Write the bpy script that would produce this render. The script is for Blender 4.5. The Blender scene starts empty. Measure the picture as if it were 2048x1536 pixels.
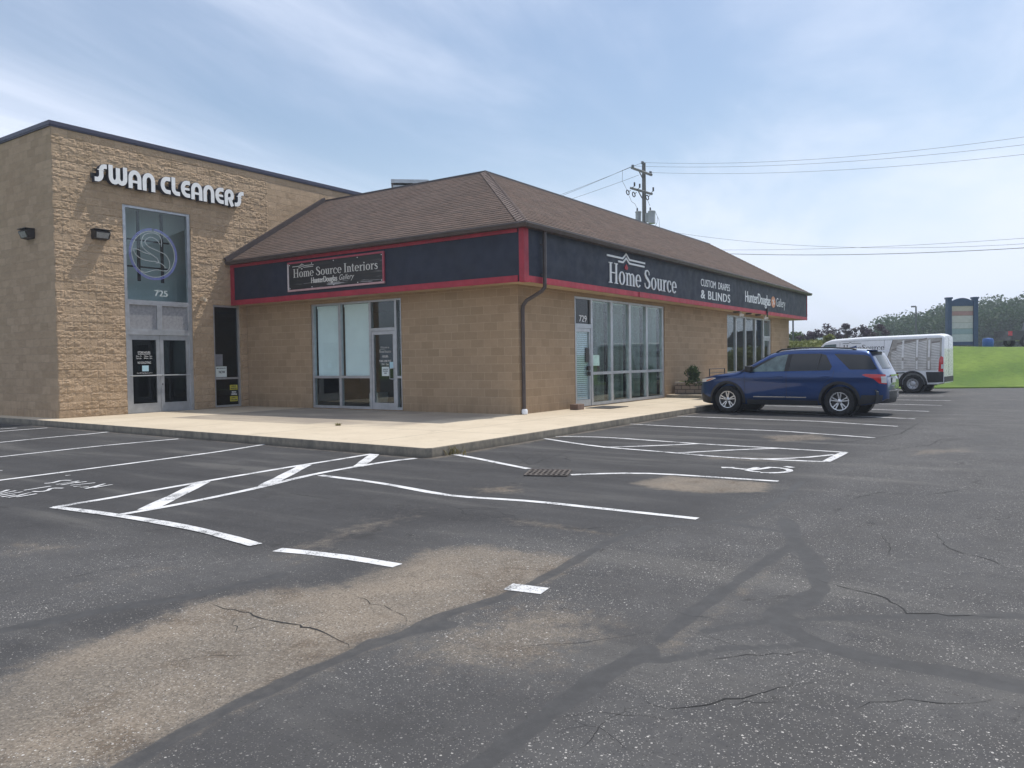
import bpy, bmesh, math, random
import numpy as np
from mathutils import Vector, Matrix, noise as mnoise
random.seed(7)
S = bpy.context.scene
COL = S.collection
R = math.radians

# ------------------------------------------------------------------ camera
CF, CYAW, CPIT, CROL = 1569.81, 0.5989, -0.0288, -0.0146
CX, CY, CZ = -15.566, -10.423, 1.276
fw = Vector((math.cos(CYAW)*math.cos(CPIT), math.sin(CYAW)*math.cos(CPIT), math.sin(CPIT)))
rt0 = Vector((math.sin(CYAW), -math.cos(CYAW), 0)); up0 = rt0.cross(fw)
rt = math.cos(CROL)*rt0 + math.sin(CROL)*up0
up = -math.sin(CROL)*rt0 + math.cos(CROL)*up0
cam = bpy.data.cameras.new('camera'); camo = bpy.data.objects.new('camera', cam); COL.objects.link(camo)
cam.sensor_width = 36; cam.lens = CF/2048*36; cam.clip_end = 3000; cam.clip_start = .1
m = Matrix.Identity(4)
for i, v in enumerate((rt, up, -fw)):
    for j in range(3): m[j][i] = v[j]
m[0][3], m[1][3], m[2][3] = CX, CY, CZ
camo.matrix_world = m
S.camera = camo

# ------------------------------------------------------------------ light
LD = Vector((-0.4816, 0.18, -1)).normalized()          # direction the sunlight travels
sun = bpy.data.lights.new('sun', 'SUN'); sun.energy = 3.1; sun.angle = R(.53); sun.color = (1, .95, .87)
suno = bpy.data.objects.new('sun', sun); COL.objects.link(suno)
suno.rotation_euler = LD.to_track_quat('-Z', 'Y').to_euler()
W = bpy.data.worlds.new('World'); S.world = W; W.use_nodes = True
wt = W.node_tree; wt.nodes.clear()

def nd(t, typ, **kw):
    n = t.nodes.new(typ)
    for k, v in kw.items():
        if k in n.inputs: 
            if isinstance(v, bpy.types.NodeSocket): t.links.new(v, n.inputs[k])
            else: n.inputs[k].default_value = v
        else: setattr(n, k, v)
    return n
def L(t, a, b): t.links.new(a, b)
def mth(t, op, a, b=None, c=None, clamp=False):
    n = t.nodes.new('ShaderNodeMath'); n.operation = op; n.use_clamp = clamp
    for i, v in enumerate((a, b, c)):
        if v is None: continue
        if isinstance(v, bpy.types.NodeSocket): t.links.new(v, n.inputs[i])
        else: n.inputs[i].default_value = v
    return n.outputs[0]
def mix(t, f, a, b, blend='MIX'):
    n = t.nodes.new('ShaderNodeMix'); n.data_type = 'RGBA'; n.blend_type = blend
    for i, v in ((0, f), (6, a), (7, b)):
        if isinstance(v, bpy.types.NodeSocket): t.links.new(v, n.inputs[i])
        elif i == 0: n.inputs[0].default_value = v
        else: n.inputs[i].default_value = (*v, 1) if len(v) == 3 else v
    return n.outputs[2]
def ramp(t, f, a, b, lo=0., hi=1.):
    n = t.nodes.new('ShaderNodeMapRange'); n.interpolation_type = 'SMOOTHSTEP'
    t.links.new(f, n.inputs[0])
    for i, v in enumerate((a, b, lo, hi)): n.inputs[i+1].default_value = v
    return n.outputs[0]
def nz(t, vec, scale, detail=4, rough=.55, dist=0.):
    n = t.nodes.new('ShaderNodeTexNoise'); L(t, vec, n.inputs['Vector'])
    n.inputs['Scale'].default_value = scale; n.inputs['Detail'].default_value = detail
    n.inputs['Roughness'].default_value = rough; n.inputs['Distortion'].default_value = dist
    return n.outputs['Fac']
def mapv(t, vec, scale=(1, 1, 1), rot=(0, 0, 0), loc=(0, 0, 0)):
    n = t.nodes.new('ShaderNodeMapping'); L(t, vec, n.inputs['Vector'])
    n.inputs['Scale'].default_value = scale; n.inputs['Rotation'].default_value = rot; n.inputs['Location'].default_value = loc
    return n.outputs[0]

sky = nd(wt, 'ShaderNodeTexSky', sky_type='NISHITA', sun_disc=False)
sky.sun_elevation = math.asin(-LD.z); sky.sun_rotation = math.atan2(-LD.x, -LD.y)
sky.air_density = 1.25; sky.dust_density = .9; sky.ozone_density = 2.0
tc = nd(wt, 'ShaderNodeTexCoord'); sp = nd(wt, 'ShaderNodeSeparateXYZ', Vector=tc.outputs['Generated'])
den = mth(wt, 'ADD', mth(wt, 'MAXIMUM', sp.outputs[2], 0.0), .16)
cv = nd(wt, 'ShaderNodeCombineXYZ', X=mth(wt, 'DIVIDE', sp.outputs[0], den), Y=mth(wt, 'DIVIDE', sp.outputs[1], den), Z=0.0)
c1 = nz(wt, mapv(wt, cv.outputs[0], (.5, 1.15, 1), (0, 0, R(-28)), (1.3, .4, 0)), 1.0, 7, .57, .45)
c2 = nz(wt, mapv(wt, cv.outputs[0], (.5, .9, 1), (0, 0, R(-20)), (4.1, 2.2, 0)), .55, 3, .5, .2)
cl = mth(wt, 'ADD', mth(wt, 'MULTIPLY', c1, .55), mth(wt, 'MULTIPLY', c2, .5))
cloud = ramp(wt, cl, .40, .65, .08, .95)
hz = ramp(wt, sp.outputs[2], .0, .30, .62, .0)
skyc = mix(wt, hz, sky.outputs[0], (6.6, 7.6, 9.2))
skyc = mix(wt, cloud, skyc, (7.3, 7.9, 9.3))
SKY_STRENGTH = .105
bg = nd(wt, 'ShaderNodeBackground', Color=skyc, Strength=SKY_STRENGTH)
L(wt, bg.outputs[0], nd(wt, 'ShaderNodeOutputWorld').inputs[0])

S.view_settings.view_transform = 'Standard'; S.view_settings.look = 'None'
S.view_settings.exposure = 0.28; S.view_settings.gamma = 1
S.cycles.max_bounces = 8; S.cycles.transparent_max_bounces = 12; S.cycles.use_denoising = True

# ------------------------------------------------------------------ geometry helpers
def ray(x, y): return fw + rt*((x-1024)/CF) - up*((y-768)/CF)
CAM = Vector((CX, CY, CZ))
def G(x, y, z=-.15):
    d = ray(x, y); return CAM + d*((z-CZ)/d.z)
def PY(x, y, Y=0.):
    d = ray(x, y); return CAM + d*((Y-CY)/d.y)
def PX(x, y, X=0.):
    d = ray(x, y); return CAM + d*((X-CX)/d.x)
def AT(x, y, dist):
    d = ray(x, y); return CAM + d*(dist/math.hypot(d.x, d.y))

class MB:
    def __init__(s): s.v = []; s.f = []; s.uv = None
    def add(s, vs, fs):
        n = len(s.v); s.v += [tuple(v) for v in vs]; s.f += [tuple(i+n for i in f) for f in fs]; return s
    def box(s, x0, x1, y0, y1, z0, z1, bev=0):
        if x0 > x1: x0, x1 = x1, x0
        if y0 > y1: y0, y1 = y1, y0
        if z0 > z1: z0, z1 = z1, z0
        if bev:
            b = min(bev, (x1-x0)*.45, (y1-y0)*.45, (z1-z0)*.45)
            bm = bmesh.new(); bmesh.ops.create_cube(bm, size=1)
            for v in bm.verts: v.co = Vector(((x0+x1)/2+v.co.x*(x1-x0), (y0+y1)/2+v.co.y*(y1-y0), (z0+z1)/2+v.co.z*(z1-z0)))
            bmesh.ops.bevel(bm, geom=bm.edges[:], offset=b, segments=2, affect='EDGES', profile=.5)
            return s.bm(bm)
        vs = [(x, y, z) for z in (z0, z1) for y in (y0, y1) for x in (x0, x1)]
        return s.add(vs, [(0, 2, 3, 1), (4, 5, 7, 6), (0, 1, 5, 4), (2, 6, 7, 3), (0, 4, 6, 2), (1, 3, 7, 5)])
    def bm(s, bm):
        bm.verts.index_update(); s.add([v.co for v in bm.verts], [[v.index for v in f.verts] for f in bm.faces]); bm.free(); return s
    def prism(s, poly, fn, d0, d1):
        """2D polygon (ccw) mapped by fn(u,v,d)"""
        n = len(poly)
        vs = [fn(u, v, d0) for u, v in poly] + [fn(u, v, d1) for u, v in poly]
        fs = [tuple(range(n, 2*n)), tuple(range(n-1, -1, -1))] + [(i, (i+1) % n, n+(i+1) % n, n+i) for i in range(n)]
        return s.add(vs, fs)
    def tube(s, pts, r, n=8, cap=True):
        pts = [Vector(p) for p in pts]; rs = r if isinstance(r, (list, tuple)) else [r]*len(pts)
        t0 = (pts[1]-pts[0]).normalized(); a = t0.orthogonal().normalized(); rings = []
        for i, p in enumerate(pts):
            t = ((pts[i+1]-p).normalized() if i < len(pts)-1 else Vector()) + ((p-pts[i-1]).normalized() if i else Vector())
            t.normalize(); a = (a - t*a.dot(t)).normalized(); b = t.cross(a)
            rings.append([p + (a*math.cos(k*2*math.pi/n) + b*math.sin(k*2*math.pi/n))*rs[i] for k in range(n)])
        vs = [v for q in rings for v in q]; fs = []
        for i in range(len(pts)-1):
            for k in range(n): fs.append((i*n+k, i*n+(k+1) % n, (i+1)*n+(k+1) % n, (i+1)*n+k))
        if cap: fs += [tuple(range(n-1, -1, -1)), tuple(range((len(pts)-1)*n, len(pts)*n))]
        return s.add(vs, fs)
    def lathe(s, prof, c, axis, n=32):
        """prof: list of (radius, along)"""
        c = Vector(c); ax = Vector(axis).normalized(); a = ax.orthogonal().normalized(); b = ax.cross(a); vs = []; fs = []
        for r, h in prof:
            for k in range(n):
                t = 2*math.pi*k/n; vs.append(c + ax*h + (a*math.cos(t)+b*math.sin(t))*r)
        for i in range(len(prof)-1):
            for k in range(n): fs.append((i*n+k, i*n+(k+1) % n, (i+1)*n+(k+1) % n, (i+1)*n+k))
        return s.add(vs, fs)
    def build(s, name, mat, parent=None, smooth=False, local=False, angle=40):
        me = bpy.data.meshes.new(name)
        o = Vector((0, 0, 0)) if (local or parent is None) else org(parent)
        vs = [(v[0]-o.x, v[1]-o.y, v[2]-o.z) for v in s.v]
        me.from_pydata(vs, [], s.f); me.update()
        ob = bpy.data.objects.new(name, me); COL.objects.link(ob)
        if mat: me.materials.append(mat)
        if parent: ob.parent = parent
        if smooth:
            me.polygons.foreach_set('use_smooth', [True]*len(me.polygons))
            try: me.set_sharp_from_angle(angle=R(angle))
            except Exception: pass
        return ob
def org(p):
    o = Vector((0, 0, 0))
    while p: o += p.location; p = p.parent
    return o
def tag(o, label=None, cat=None, group=None, kind=None):
    if label: o['label'] = label
    if cat: o['category'] = cat
    if group: o['group'] = group
    if kind: o['kind'] = kind
    return o
def thing(name, loc, label, cat, group=None, rz=0):
    o = bpy.data.objects.new(name, None); COL.objects.link(o); o.location = loc; o.rotation_euler.z = rz; o.empty_display_size = .2
    return tag(o, label, cat, group)
def place_mesh(ob):  # recentre a top-level world-space mesh on its base
    me = ob.data; c = np.array([v.co[:] for v in me.vertices]); b = Vector((c[:, 0].mean(), c[:, 1].mean(), c[:, 2].min()))
    me.transform(Matrix.Translation(-b)); ob.location = b; return ob
def copy_tree(o, parent=None):
    c = o.copy(); COL.objects.link(c); c.parent = parent
    for ch in list(o.children): copy_tree(ch, c)
    return c

# planes for lettering: fn(u, v, d)  u right, v up, d towards the viewer
def planeY(Y, sgn=1): return lambda u, v, d: (u, Y-d, v)
def planeXm(X): return lambda u, v, d: (X-d, -u, v)      # seen looking to +X: right is -Y
def ground_plane(o, ur, uu): # o origin, ur right dir, uu up dir
    return lambda u, v, d: tuple(Vector(o)+Vector(ur)*u+Vector(uu)*v+Vector((0, 0, d)))
def ribbon(pts, w, closed=False):
    """2D polyline -> list of quads"""
    P = [Vector(p) for p in pts]; n = len(P); ws = w if isinstance(w, (list, tuple)) else [w]*n; Ls = []; Rs = []
    for i in range(n):
        a = P[i]-P[i-1] if (i or closed) else P[1]-P[0]
        b = P[(i+1) % n]-P[i] if (i < n-1 or closed) else a
        a = a.normalized(); b = b.normalized(); t = (a+b)
        t = t.normalized() if t.length > 1e-6 else a
        nn = Vector((-t.y, t.x)); k = 1/max(.5, nn.dot(Vector((-a.y, a.x))))
        Ls.append(P[i]+nn*ws[i]/2*k); Rs.append(P[i]-nn*ws[i]/2*k)
    return Ls, Rs
def arc(cx, cy, rx, ry, a0, a1, n=12): return [(cx+rx*math.cos(R(a0+(a1-a0)*i/n)), cy+ry*math.sin(R(a0+(a1-a0)*i/n))) for i in range(n+1)]
def add_ribbon(mb, pts, w, fn, d0, d1):
    Ls, Rs = ribbon(pts, w); n = len(Ls)
    vs = [fn(p.x, p.y, d1) for p in Ls]+[fn(p.x, p.y, d1) for p in Rs]+[fn(p.x, p.y, d0) for p in Ls]+[fn(p.x, p.y, d0) for p in Rs]; fs = []
    for i in range(n-1):
        fs += [(n+i, n+i+1, i+1, i), (2*n+i, i, i+1, 2*n+i+1), (n+i, 3*n+i, 3*n+i+1, n+i+1)]
    fs += [(0, 2*n, 3*n, n), (n-1, 2*n-1, 4*n-1, 3*n-1)]
    mb.add(vs, fs)
_tc = {}
def text_data(s, spacing=1.):
    if (s, spacing) in _tc: return _tc[s, spacing]
    cu = bpy.data.curves.new('lettering', 'FONT'); cu.body = s; cu.size = 1; cu.space_character = spacing; cu.resolution_u = 3
    ob = bpy.data.objects.new('lettering', cu); COL.objects.link(ob); bpy.context.view_layer.update()
    dg = bpy.context.evaluated_depsgraph_get(); me = bpy.data.meshes.new_from_object(ob.evaluated_get(dg))
    v = [tuple(p.co) for p in me.vertices]; f = [tuple(p.vertices) for p in me.polygons]
    bpy.data.objects.remove(ob); bpy.data.curves.remove(cu); bpy.data.meshes.remove(me)
    _tc[s, spacing] = (v, f); return v, f
CAPH = .0
def text(mb, s, u0, u1, v0, v1, fn, d, spacing=1., bold=0, shear=0):
    """baseline v0, cap height to v1, width u0..u1"""
    v, f = text_data(s, spacing)
    hv, _ = text_data('H'); ch = max(p[1] for p in hv)
    x0 = min(p[0] for p in v); x1 = max(p[0] for p in v)
    for i in range(1+(2 if bold else 0)):
        du = (0, bold, -bold)[i]
        mb.add([fn(u0+(p[0]-x0)/(x1-x0)*(u1-u0)+du+shear*p[1]/ch*(v1-v0), v0+p[1]/ch*(v1-v0), d+i*.0004) for p in v], f)

# serif alphabet (cap height 1, x height .64) -> list of (kind, ...) polygons
def serif(ch):
    P = []; B = lambda x0, x1, y0, y1: P.append([(x0, y0), (x1, y0), (x1, y1), (x0, y1)])
    def ring(cx, cy, rx, ry, tx, ty, a0=0, a1=360, n=28):
        for i in range(n):
            p, q_ = R(a0+(a1-a0)*i/n), R(a0+(a1-a0)*(i+1)/n)
            P.append([(cx+(rx-tx)*math.cos(p), cy+(ry-ty)*math.sin(p)), (cx+rx*math.cos(p), cy+ry*math.sin(p)), (cx+rx*math.cos(q_), cy+ry*math.sin(q_)), (cx+(rx-tx)*math.cos(q_), cy+(ry-ty)*math.sin(q_))])
    def rib(pts, w):
        Ls, Rs = ribbon(pts, w)
        for i in range(len(Ls)-1): P.append([tuple(Rs[i]), tuple(Rs[i+1]), tuple(Ls[i+1]), tuple(Ls[i])])
    xh = .64
    if ch == 'H':
        for x in (.1, .56): B(x, x+.13, .035, .965); B(x-.08, x+.21, 0, .04); B(x-.08, x+.21, .96, 1)
        B(.23, .56, .49, .54); return P, .8
    if ch == 'I': B(.1, .23, .035, .965); B(.02, .31, 0, .04); B(.02, .31, .96, 1); return P, .34
    if ch == 'o': ring(.27, .32, .26, .335, .12, .045); return P, .55
    if ch == 'c': ring(.27, .32, .26, .335, .12, .05, 40, 320); B(.38, .47, .42, .52); return P, .5
    if ch == 'e': ring(.27, .32, .26, .335, .12, .05, 0, 320); B(.14, .53, .31, .355); return P, .54
    if ch == 'm' or ch == 'n':
        k = 2 if ch == 'm' else 1
        for i in range(k+1):
            x = .08+i*.29; B(x, x+.115, .03, .62 if i == 0 else .46); B(x-.06, x+.175, 0, .035)
        B(.0, .1, .59, .63)
        for i in range(k): rib(arc(.08+.2+i*.29, .44, .145, .17, 165, 0, 10), [.03]+[.05]*4+[.08]*3+[.115]*3)
        return P, .2+k*.29+.05
    if ch == 'u':
        B(.08, .195, .2, .63); B(.37, .485, .03, .63); B(.0, .1, .595, .635); B(.29, .38, .595, .635); B(.48, .56, .0, .04)
        rib(arc(.28, .2, .142, .18, 180, 350, 10), [.115]*3+[.08]*3+[.05]*5); return P, .56
    if ch == 'r':
        B(.08, .195, .03, .63); B(.0, .1, .595, .635); B(.01, .28, 0, .035)
        rib([(.19, .45), (.25, .56), (.33, .6), (.39, .57)], [.04, .06, .09, .13]); return P, .4
    if ch == 't':
        B(.1, .215, .1, .84); B(.0, .36, .585, .635); rib([(.157, .12), (.2, .05), (.27, .035), (.35, .09)], [.115, .09, .05, .03]); return P, .37
    if ch == 'i': B(.08, .195, .03, .63); B(0, .1, .595, .635); B(.0, .28, 0, .035); ring(.137, .84, .075, .075, .075, .075, n=12); return P, .3
    if ch == 's':
        rib([(.37, .5), (.3, .6), (.2, .615), (.1, .54), (.12, .43), (.25, .33), (.36, .22), (.33, .07), (.2, .02), (.1, .05), (.03, .16)], [.05, .05, .055, .09, .11, .13, .11, .09, .05, .05, .05]); return P, .43
    if ch == 'S':
        rib([(.5, .73), (.46, .88), (.32, .97), (.15, .92), (.1, .76), (.2, .6), (.36, .48), (.5, .35), (.52, .18), (.4, .045), (.24, .02), (.1, .1), (.05, .28)], [.05, .05, .055, .09, .125, .145, .155, .145, .12, .085, .055, .05, .05]); return P, .62
    return P, .3
def serif_text(mb, s, u0, u1, v0, v1, fn, d0, d1, gap=.04):
    x = 0; out = []
    for c in s:
        if c == ' ': x += .26; continue
        P, w = serif(c); out += [[(a+x, b) for a, b in p] for p in P]; x += w+gap
    tot = x-gap
    for i, p in enumerate(out):
        q_ = [(u0+a/tot*(u1-u0), v0+b*(v1-v0)) for a, b in p]
        mb.prism(q_, fn, d0, d1+(i % 5)*.0003)
    return lambda a: u0+a/tot*(u1-u0)
# ------------------------------------------------------------------ materials
def newmat(name):
    mt = bpy.data.materials.new(name); mt.use_nodes = True; t = mt.node_tree; t.nodes.clear()
    out = nd(t, 'ShaderNodeOutputMaterial'); b = nd(t, 'ShaderNodeBsdfPrincipled'); L(t, b.outputs[0], out.inputs[0]); return mt, t, b, out
def setp(t, b, **kw):
    names = dict(col='Base Color', rough='Roughness', metal='Metallic', spec='Specular IOR Level', normal='Normal', coat='Coat Weight', coatr='Coat Roughness', ior='IOR', trans='Transmission Weight')
    for k, v in kw.items():
        i = b.inputs[names[k]]
        if isinstance(v, bpy.types.NodeSocket): L(t, v, i)
        elif k == 'col': i.default_value = (*v, 1)
        else: i.default_value = v
def bump(t, h, strength=.5, dist=.01, normal=None):
    n = nd(t, 'ShaderNodeBump', Strength=strength, Distance=dist); L(t, h, n.inputs['Height'])
    if normal: L(t, normal, n.inputs['Normal'])
    return n.outputs[0]
def plain(name, col, rough=.5, metal=0., spec=.5, var=.12, scale=6., bmp=0., bscale=60., coat=0.):
    mt, t, b, o = newmat(name); tcn = nd(t, 'ShaderNodeTexCoord').outputs['Object']
    n1 = nz(t, tcn, scale, 5, .6); f = ramp(t, n1, .3, .7, 1-var, 1+var)
    c = nd(t, 'ShaderNodeVectorMath', operation='SCALE'); c.inputs[0].default_value = col; L(t, f, c.inputs['Scale'])
    setp(t, b, col=c.outputs[0], rough=rough, metal=metal, spec=spec, coat=coat)
    if var: setp(t, b, rough=ramp(t, nz(t, tcn, scale*2.3, 4), .3, .7, max(.02, rough-.08), min(1, rough+.08)))
    if bmp: setp(t, b, normal=bump(t, nz(t, tcn, bscale, 4), bmp, .004))
    return mt
def block_mat(name, c1, c2, mort, row=.2032, wid=.4064, msize=.005, rough_face=False, mbright=1.):
    mt, t, b, o = newmat(name); pos = nd(t, 'ShaderNodeNewGeometry').outputs['Position']
    s = nd(t, 'ShaderNodeSeparateXYZ', Vector=pos); u = mth(t, 'ADD', s.outputs[0], s.outputs[1])
    v = nd(t, 'ShaderNodeCombineXYZ', X=u, Y=s.outputs[2], Z=0.)
    wv = nz(t, v.outputs[0], 7, 3); v2 = nd(t, 'ShaderNodeVectorMath', operation='ADD'); L(t, v.outputs[0], v2.inputs[0])
    wob = nd(t, 'ShaderNodeCombineXYZ', X=mth(t, 'MULTIPLY', mth(t, 'SUBTRACT', wv, .5), .012), Y=mth(t, 'MULTIPLY', mth(t, 'SUBTRACT', nz(t, v.outputs[0], 5, 3), .5), .014), Z=0.); L(t, wob.outputs[0], v2.inputs[1])
    br = nd(t, 'ShaderNodeTexBrick', Vector=v2.outputs[0]); br.offset = .5
    for k, x in (('Scale', 1.), ('Mortar Size', msize), ('Mortar Smooth', .25), ('Bias', 0.), ('Brick Width', wid), ('Row Height', row)): br.inputs[k].default_value = x
    br.inputs['Color1'].default_value = (*c1, 1); br.inputs['Color2'].default_value = (*c2, 1); br.inputs['Mortar'].default_value = (*mort, 1)
    big = nz(t, v.outputs[0], .55, 5, .6); mid = nz(t, mapv(t, v.outputs[0], (1, 1.6, 1)), 5, 6, .65); fine = nz(t, v.outputs[0], 70, 3, .6)
    c = mix(t, ramp(t, big, .3, .72, 0, .35), br.outputs['Color'], tuple(a*b_ for a, b_ in zip(c1, (.86, .80, .76))))
    c = mix(t, ramp(t, mid, .35, .75, 0, .32 if rough_face else .2), c, tuple(a*.62 for a in c2))
    c = mix(t, ramp(t, fine, .45, .8, 0, .22), c, tuple(min(.8, a*1.35) for a in c1))
    # faded mortar in places
    fade = ramp(t, nz(t, v.outputs[0], .9, 5, .6), .44, .66)
    c = mix(t, mth(t, 'MULTIPLY', mth(t, 'MULTIPLY', br.outputs['Fac'], mbright), fade), c, mort)
    # damp dark band low on the wall, water streaks
    low = ramp(t, s.outputs[2], .5, 0., 0, 1); lw = mth(t, 'MULTIPLY', low, ramp(t, nz(t, mapv(t, v.outputs[0], (3, .6, 1)), 2, 4), .35, .7, .1, .55))
    c = mix(t, lw, c, tuple(a*.55 for a in c2))
    setp(t, b, col=c, rough=.92, spec=.2)
    if rough_face:
        h1 = nz(t, mapv(t, v.outputs[0], (1, 1.9, 1), (0, 0, .25)), 20, 8, .72, .5); h2 = nz(t, v.outputs[0], 60, 4, .7)
        h = mth(t, 'ADD', mth(t, 'MULTIPLY', h1, 1.), mth(t, 'MULTIPLY', h2, .3)); h = mth(t, 'SUBTRACT', h, mth(t, 'MULTIPLY', br.outputs['Fac'], .35))
        setp(t, b, normal=bump(t, h, .9, .026))
    else:
        h = mth(t, 'ADD', mth(t, 'MULTIPLY', nz(t, v.outputs[0], 90, 4, .7), .5), mth(t, 'MULTIPLY', mid, .6)); h = mth(t, 'SUBTRACT', h, mth(t, 'MULTIPLY', br.outputs['Fac'], .5))
        setp(t, b, normal=bump(t, h, .6, .006))
    return mt
def glass_mat(name, tint=(.82, .9, .9), refl=1.0, wob=.35):
    mt, t, b, out = newmat(name); t.nodes.remove(b)
    tr = nd(t, 'ShaderNodeBsdfTransparent'); tr.inputs[0].default_value = (*tint, 1)
    gl = nd(t, 'ShaderNodeBsdfGlossy', Roughness=.015); gl.inputs[0].default_value = (.92, .95, .95, 1)
    pos = nd(t, 'ShaderNodeNewGeometry').outputs['Position']
    nn = bump(t, nz(t, pos, wob, 2), .12, .05); L(t, nn, gl.inputs['Normal'])
    ge = nd(t, 'ShaderNodeNewGeometry').outputs['Backfacing']
    fr = nd(t, 'ShaderNodeFresnel'); L(t, mth(t, 'ADD', mth(t, 'MULTIPLY', ge, 1/1.6-1.6), 1.6), fr.inputs['IOR'])
    m_ = nd(t, 'ShaderNodeMixShader'); L(t, mth(t, 'MULTIPLY', fr.outputs[0], refl, clamp=True), m_.inputs[0]); L(t, tr.outputs[0], m_.inputs[1]); L(t, gl.outputs[0], m_.inputs[2]); L(t, m_.outputs[0], out.inputs[0])
    return mt
def leaf_mat(name, c1, c2, c3=None):
    mt, t, b, o = newmat(name); g = nd(t, 'ShaderNodeNewGeometry'); rnd = g.outputs['Random Per Island']
    oi = nd(t, 'ShaderNodeObjectInfo').outputs['Random']
    c = mix(t, rnd, c1, c2); n1 = nz(t, g.outputs['Position'], .6, 3); c = mix(t, ramp(t, n1, .35, .65, 0, .5), c, c3 or tuple(a*.6 for a in c1))
    c = mix(t, mth(t, 'MULTIPLY', oi, .3), c, tuple(a*1.2 for a in c2))
    setp(t, b, col=c, rough=.7, spec=.25)
    tl = nd(t, 'ShaderNodeBsdfTranslucent'); L(t, c, tl.inputs[0]); ms = nd(t, 'ShaderNodeMixShader'); ms.inputs[0].default_value = .3
    L(t, b.outputs[0], ms.inputs[1]); L(t, tl.outputs[0], ms.inputs[2]); L(t, ms.outputs[0], o.inputs[0]); return mt

swan_block = block_mat('split_face_block', (.56, .415, .28), (.43, .315, .205), (.44, .345, .25), rough_face=True, mbright=.5)
home_block = block_mat('painted_block', (.415, .30, .195), (.325, .235, .148), (.52, .40, .275), msize=.0048, mbright=1.)
planter_block = block_mat('planter_block', (.34, .28, .23), (.26, .21, .18), (.05, .045, .04), row=.13, wid=.30, msize=.012)
soffit_m = plain('tan_soffit', (.50, .38, .23), .7, var=.12, scale=2)
navy = plain('navy_stucco', (.011, .015, .033), .6, var=.18, scale=1.5, bmp=.5, bscale=140)
red_t = plain('red_trim', (.34, .022, .042), .55, var=.16, scale=3)
gutter_m = plain('brown_gutter', (.075, .058, .055), .45, var=.15, scale=4)
cap_m = plain('parapet_metal', (.045, .045, .08), .45, metal=.0, var=.1)
alu = plain('mill_aluminium', (.46, .475, .50), .38, metal=.55, var=.1, scale=5)
alu_d = plain('shaded_joint', (.05, .05, .05), .6)
glass = glass_mat('storefront_glass', (.90, .95, .94), .75)
glass_dark = glass_mat('tinted_glass', (.30, .31, .32), .7)
glass_cy = glass_mat('cyan_glass', (.92, .975, .98), .6)
blind_w = plain('roller_blind', (.88, .90, .88), .8, var=.04, scale=2)
blind_v = plain('vertical_blind', (.74, .86, .80), .7, var=.08, scale=9)
frost = plain('frosted_panel', (.27, .27, .28), .6, var=.18, scale=14)
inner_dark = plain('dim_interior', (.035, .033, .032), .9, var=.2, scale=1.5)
inner_grey = plain('teal_backing', (.42, .50, .50), .85, var=.08, scale=1.)
white_p = plain('white_enamel', (.80, .81, .83), .4, var=.04)
sign_white = plain('white_lettering', (.86, .86, .85), .5, var=.04)
sign_side = plain('dark_letter_return', (.035, .04, .06), .5)
black_m = plain('black_plastic', (.012, .012, .013), .45, var=.1)
bronze = plain('dark_bronze', (.035, .030, .028), .45, var=.15)
lens_m = plain('ribbed_lens', (.30, .30, .29), .25, var=.15, scale=20)
paper = plain('paper', (.72, .78, .76), .8, var=.03)
paper_b = plain('pale_blue_paper', (.45, .66, .74), .8, var=.03)
yellow_p = plain('yellow_paper', (.62, .55, .06), .8, var=.04)
ink = plain('dark_ink', (.02, .03, .035), .8, var=0)
silver_l = plain('silver_lettering', (.62, .60, .56), .45, var=.08)
orange_m = plain('orange_disc', (.70, .28, .12), .5, var=.1)
red_dot = plain('red_dot', (.45, .02, .03), .5, var=.05)
neon_v = plain('violet_tube', (.38, .36, .85), .3, var=.05)
neon_w = plain('clear_tube', (.82, .78, .76), .3, var=.05)
wood_post = plain('grey_pole_wood', (.16, .155, .15), .85, var=.2, scale=2)
trafo_m = plain('transformer_paint', (.36, .38, .40), .45, var=.06)
wire_m = plain('wire', (.09, .095, .11), .6, var=0)
galv = plain('galvanised', (.50, .52, .54), .4, metal=.4, var=.08)
rubber = plain('tyre_rubber', (.016, .016, .017), .85, var=.2, scale=12)
rim_m = plain('alloy_rim', (.62, .63, .65), .28, metal=.85, var=.05)
steel_rim = plain('steel_rim', (.50, .51, .53), .4, metal=.6, var=.06)
carblue, t_, b_, _ = newmat('blue_car_paint')
fl = nz(t_, nd(t_, 'ShaderNodeTexCoord').outputs['Object'], 900, 1); cc = mix(t_, ramp(t_, fl, .4, .7, 0, .35), (.002, .030, .13), (.007, .080, .31))
setp(t_, b_, col=cc, rough=.32, metal=.8, coat=1., coatr=.03)
vanwhite = plain('white_van_paint', (.84, .85, .87), .3, var=.03, coat=.6)
carglass = plain('dark_car_glass', (.012, .014, .016), .04, var=0, spec=.6)
carglass_l = plain('pale_car_glass', (.10, .15, .15), .04, var=.35, scale=4, spec=.6)
chrome = plain('chrome', (.75, .76, .78), .12, metal=1., var=0)
lamp_red = plain('red_lamp', (.55, .012, .02), .12, var=.1, coat=.8)
lamp_clear = plain('clear_lamp', (.66, .66, .66), .12, var=.1, coat=.8)
lamp_amber = plain('amber_lamp', (.65, .16, .04), .15, var=.1, coat=.8)
plate_m = plain('licence_plate', (.62, .64, .62), .5, var=.15, scale=25)
clad = plain('grey_cladding', (.02, .021, .024), .6, var=.15)
stain_wood, t_, b_, _ = newmat('dark_wood_print')
p_ = nd(t_, 'ShaderNodeNewGeometry').outputs['Position']; w_ = nz(t_, mapv(t_, p_, (1, .35, 9)), 2.2, 6, .6, 1.2)
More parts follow.
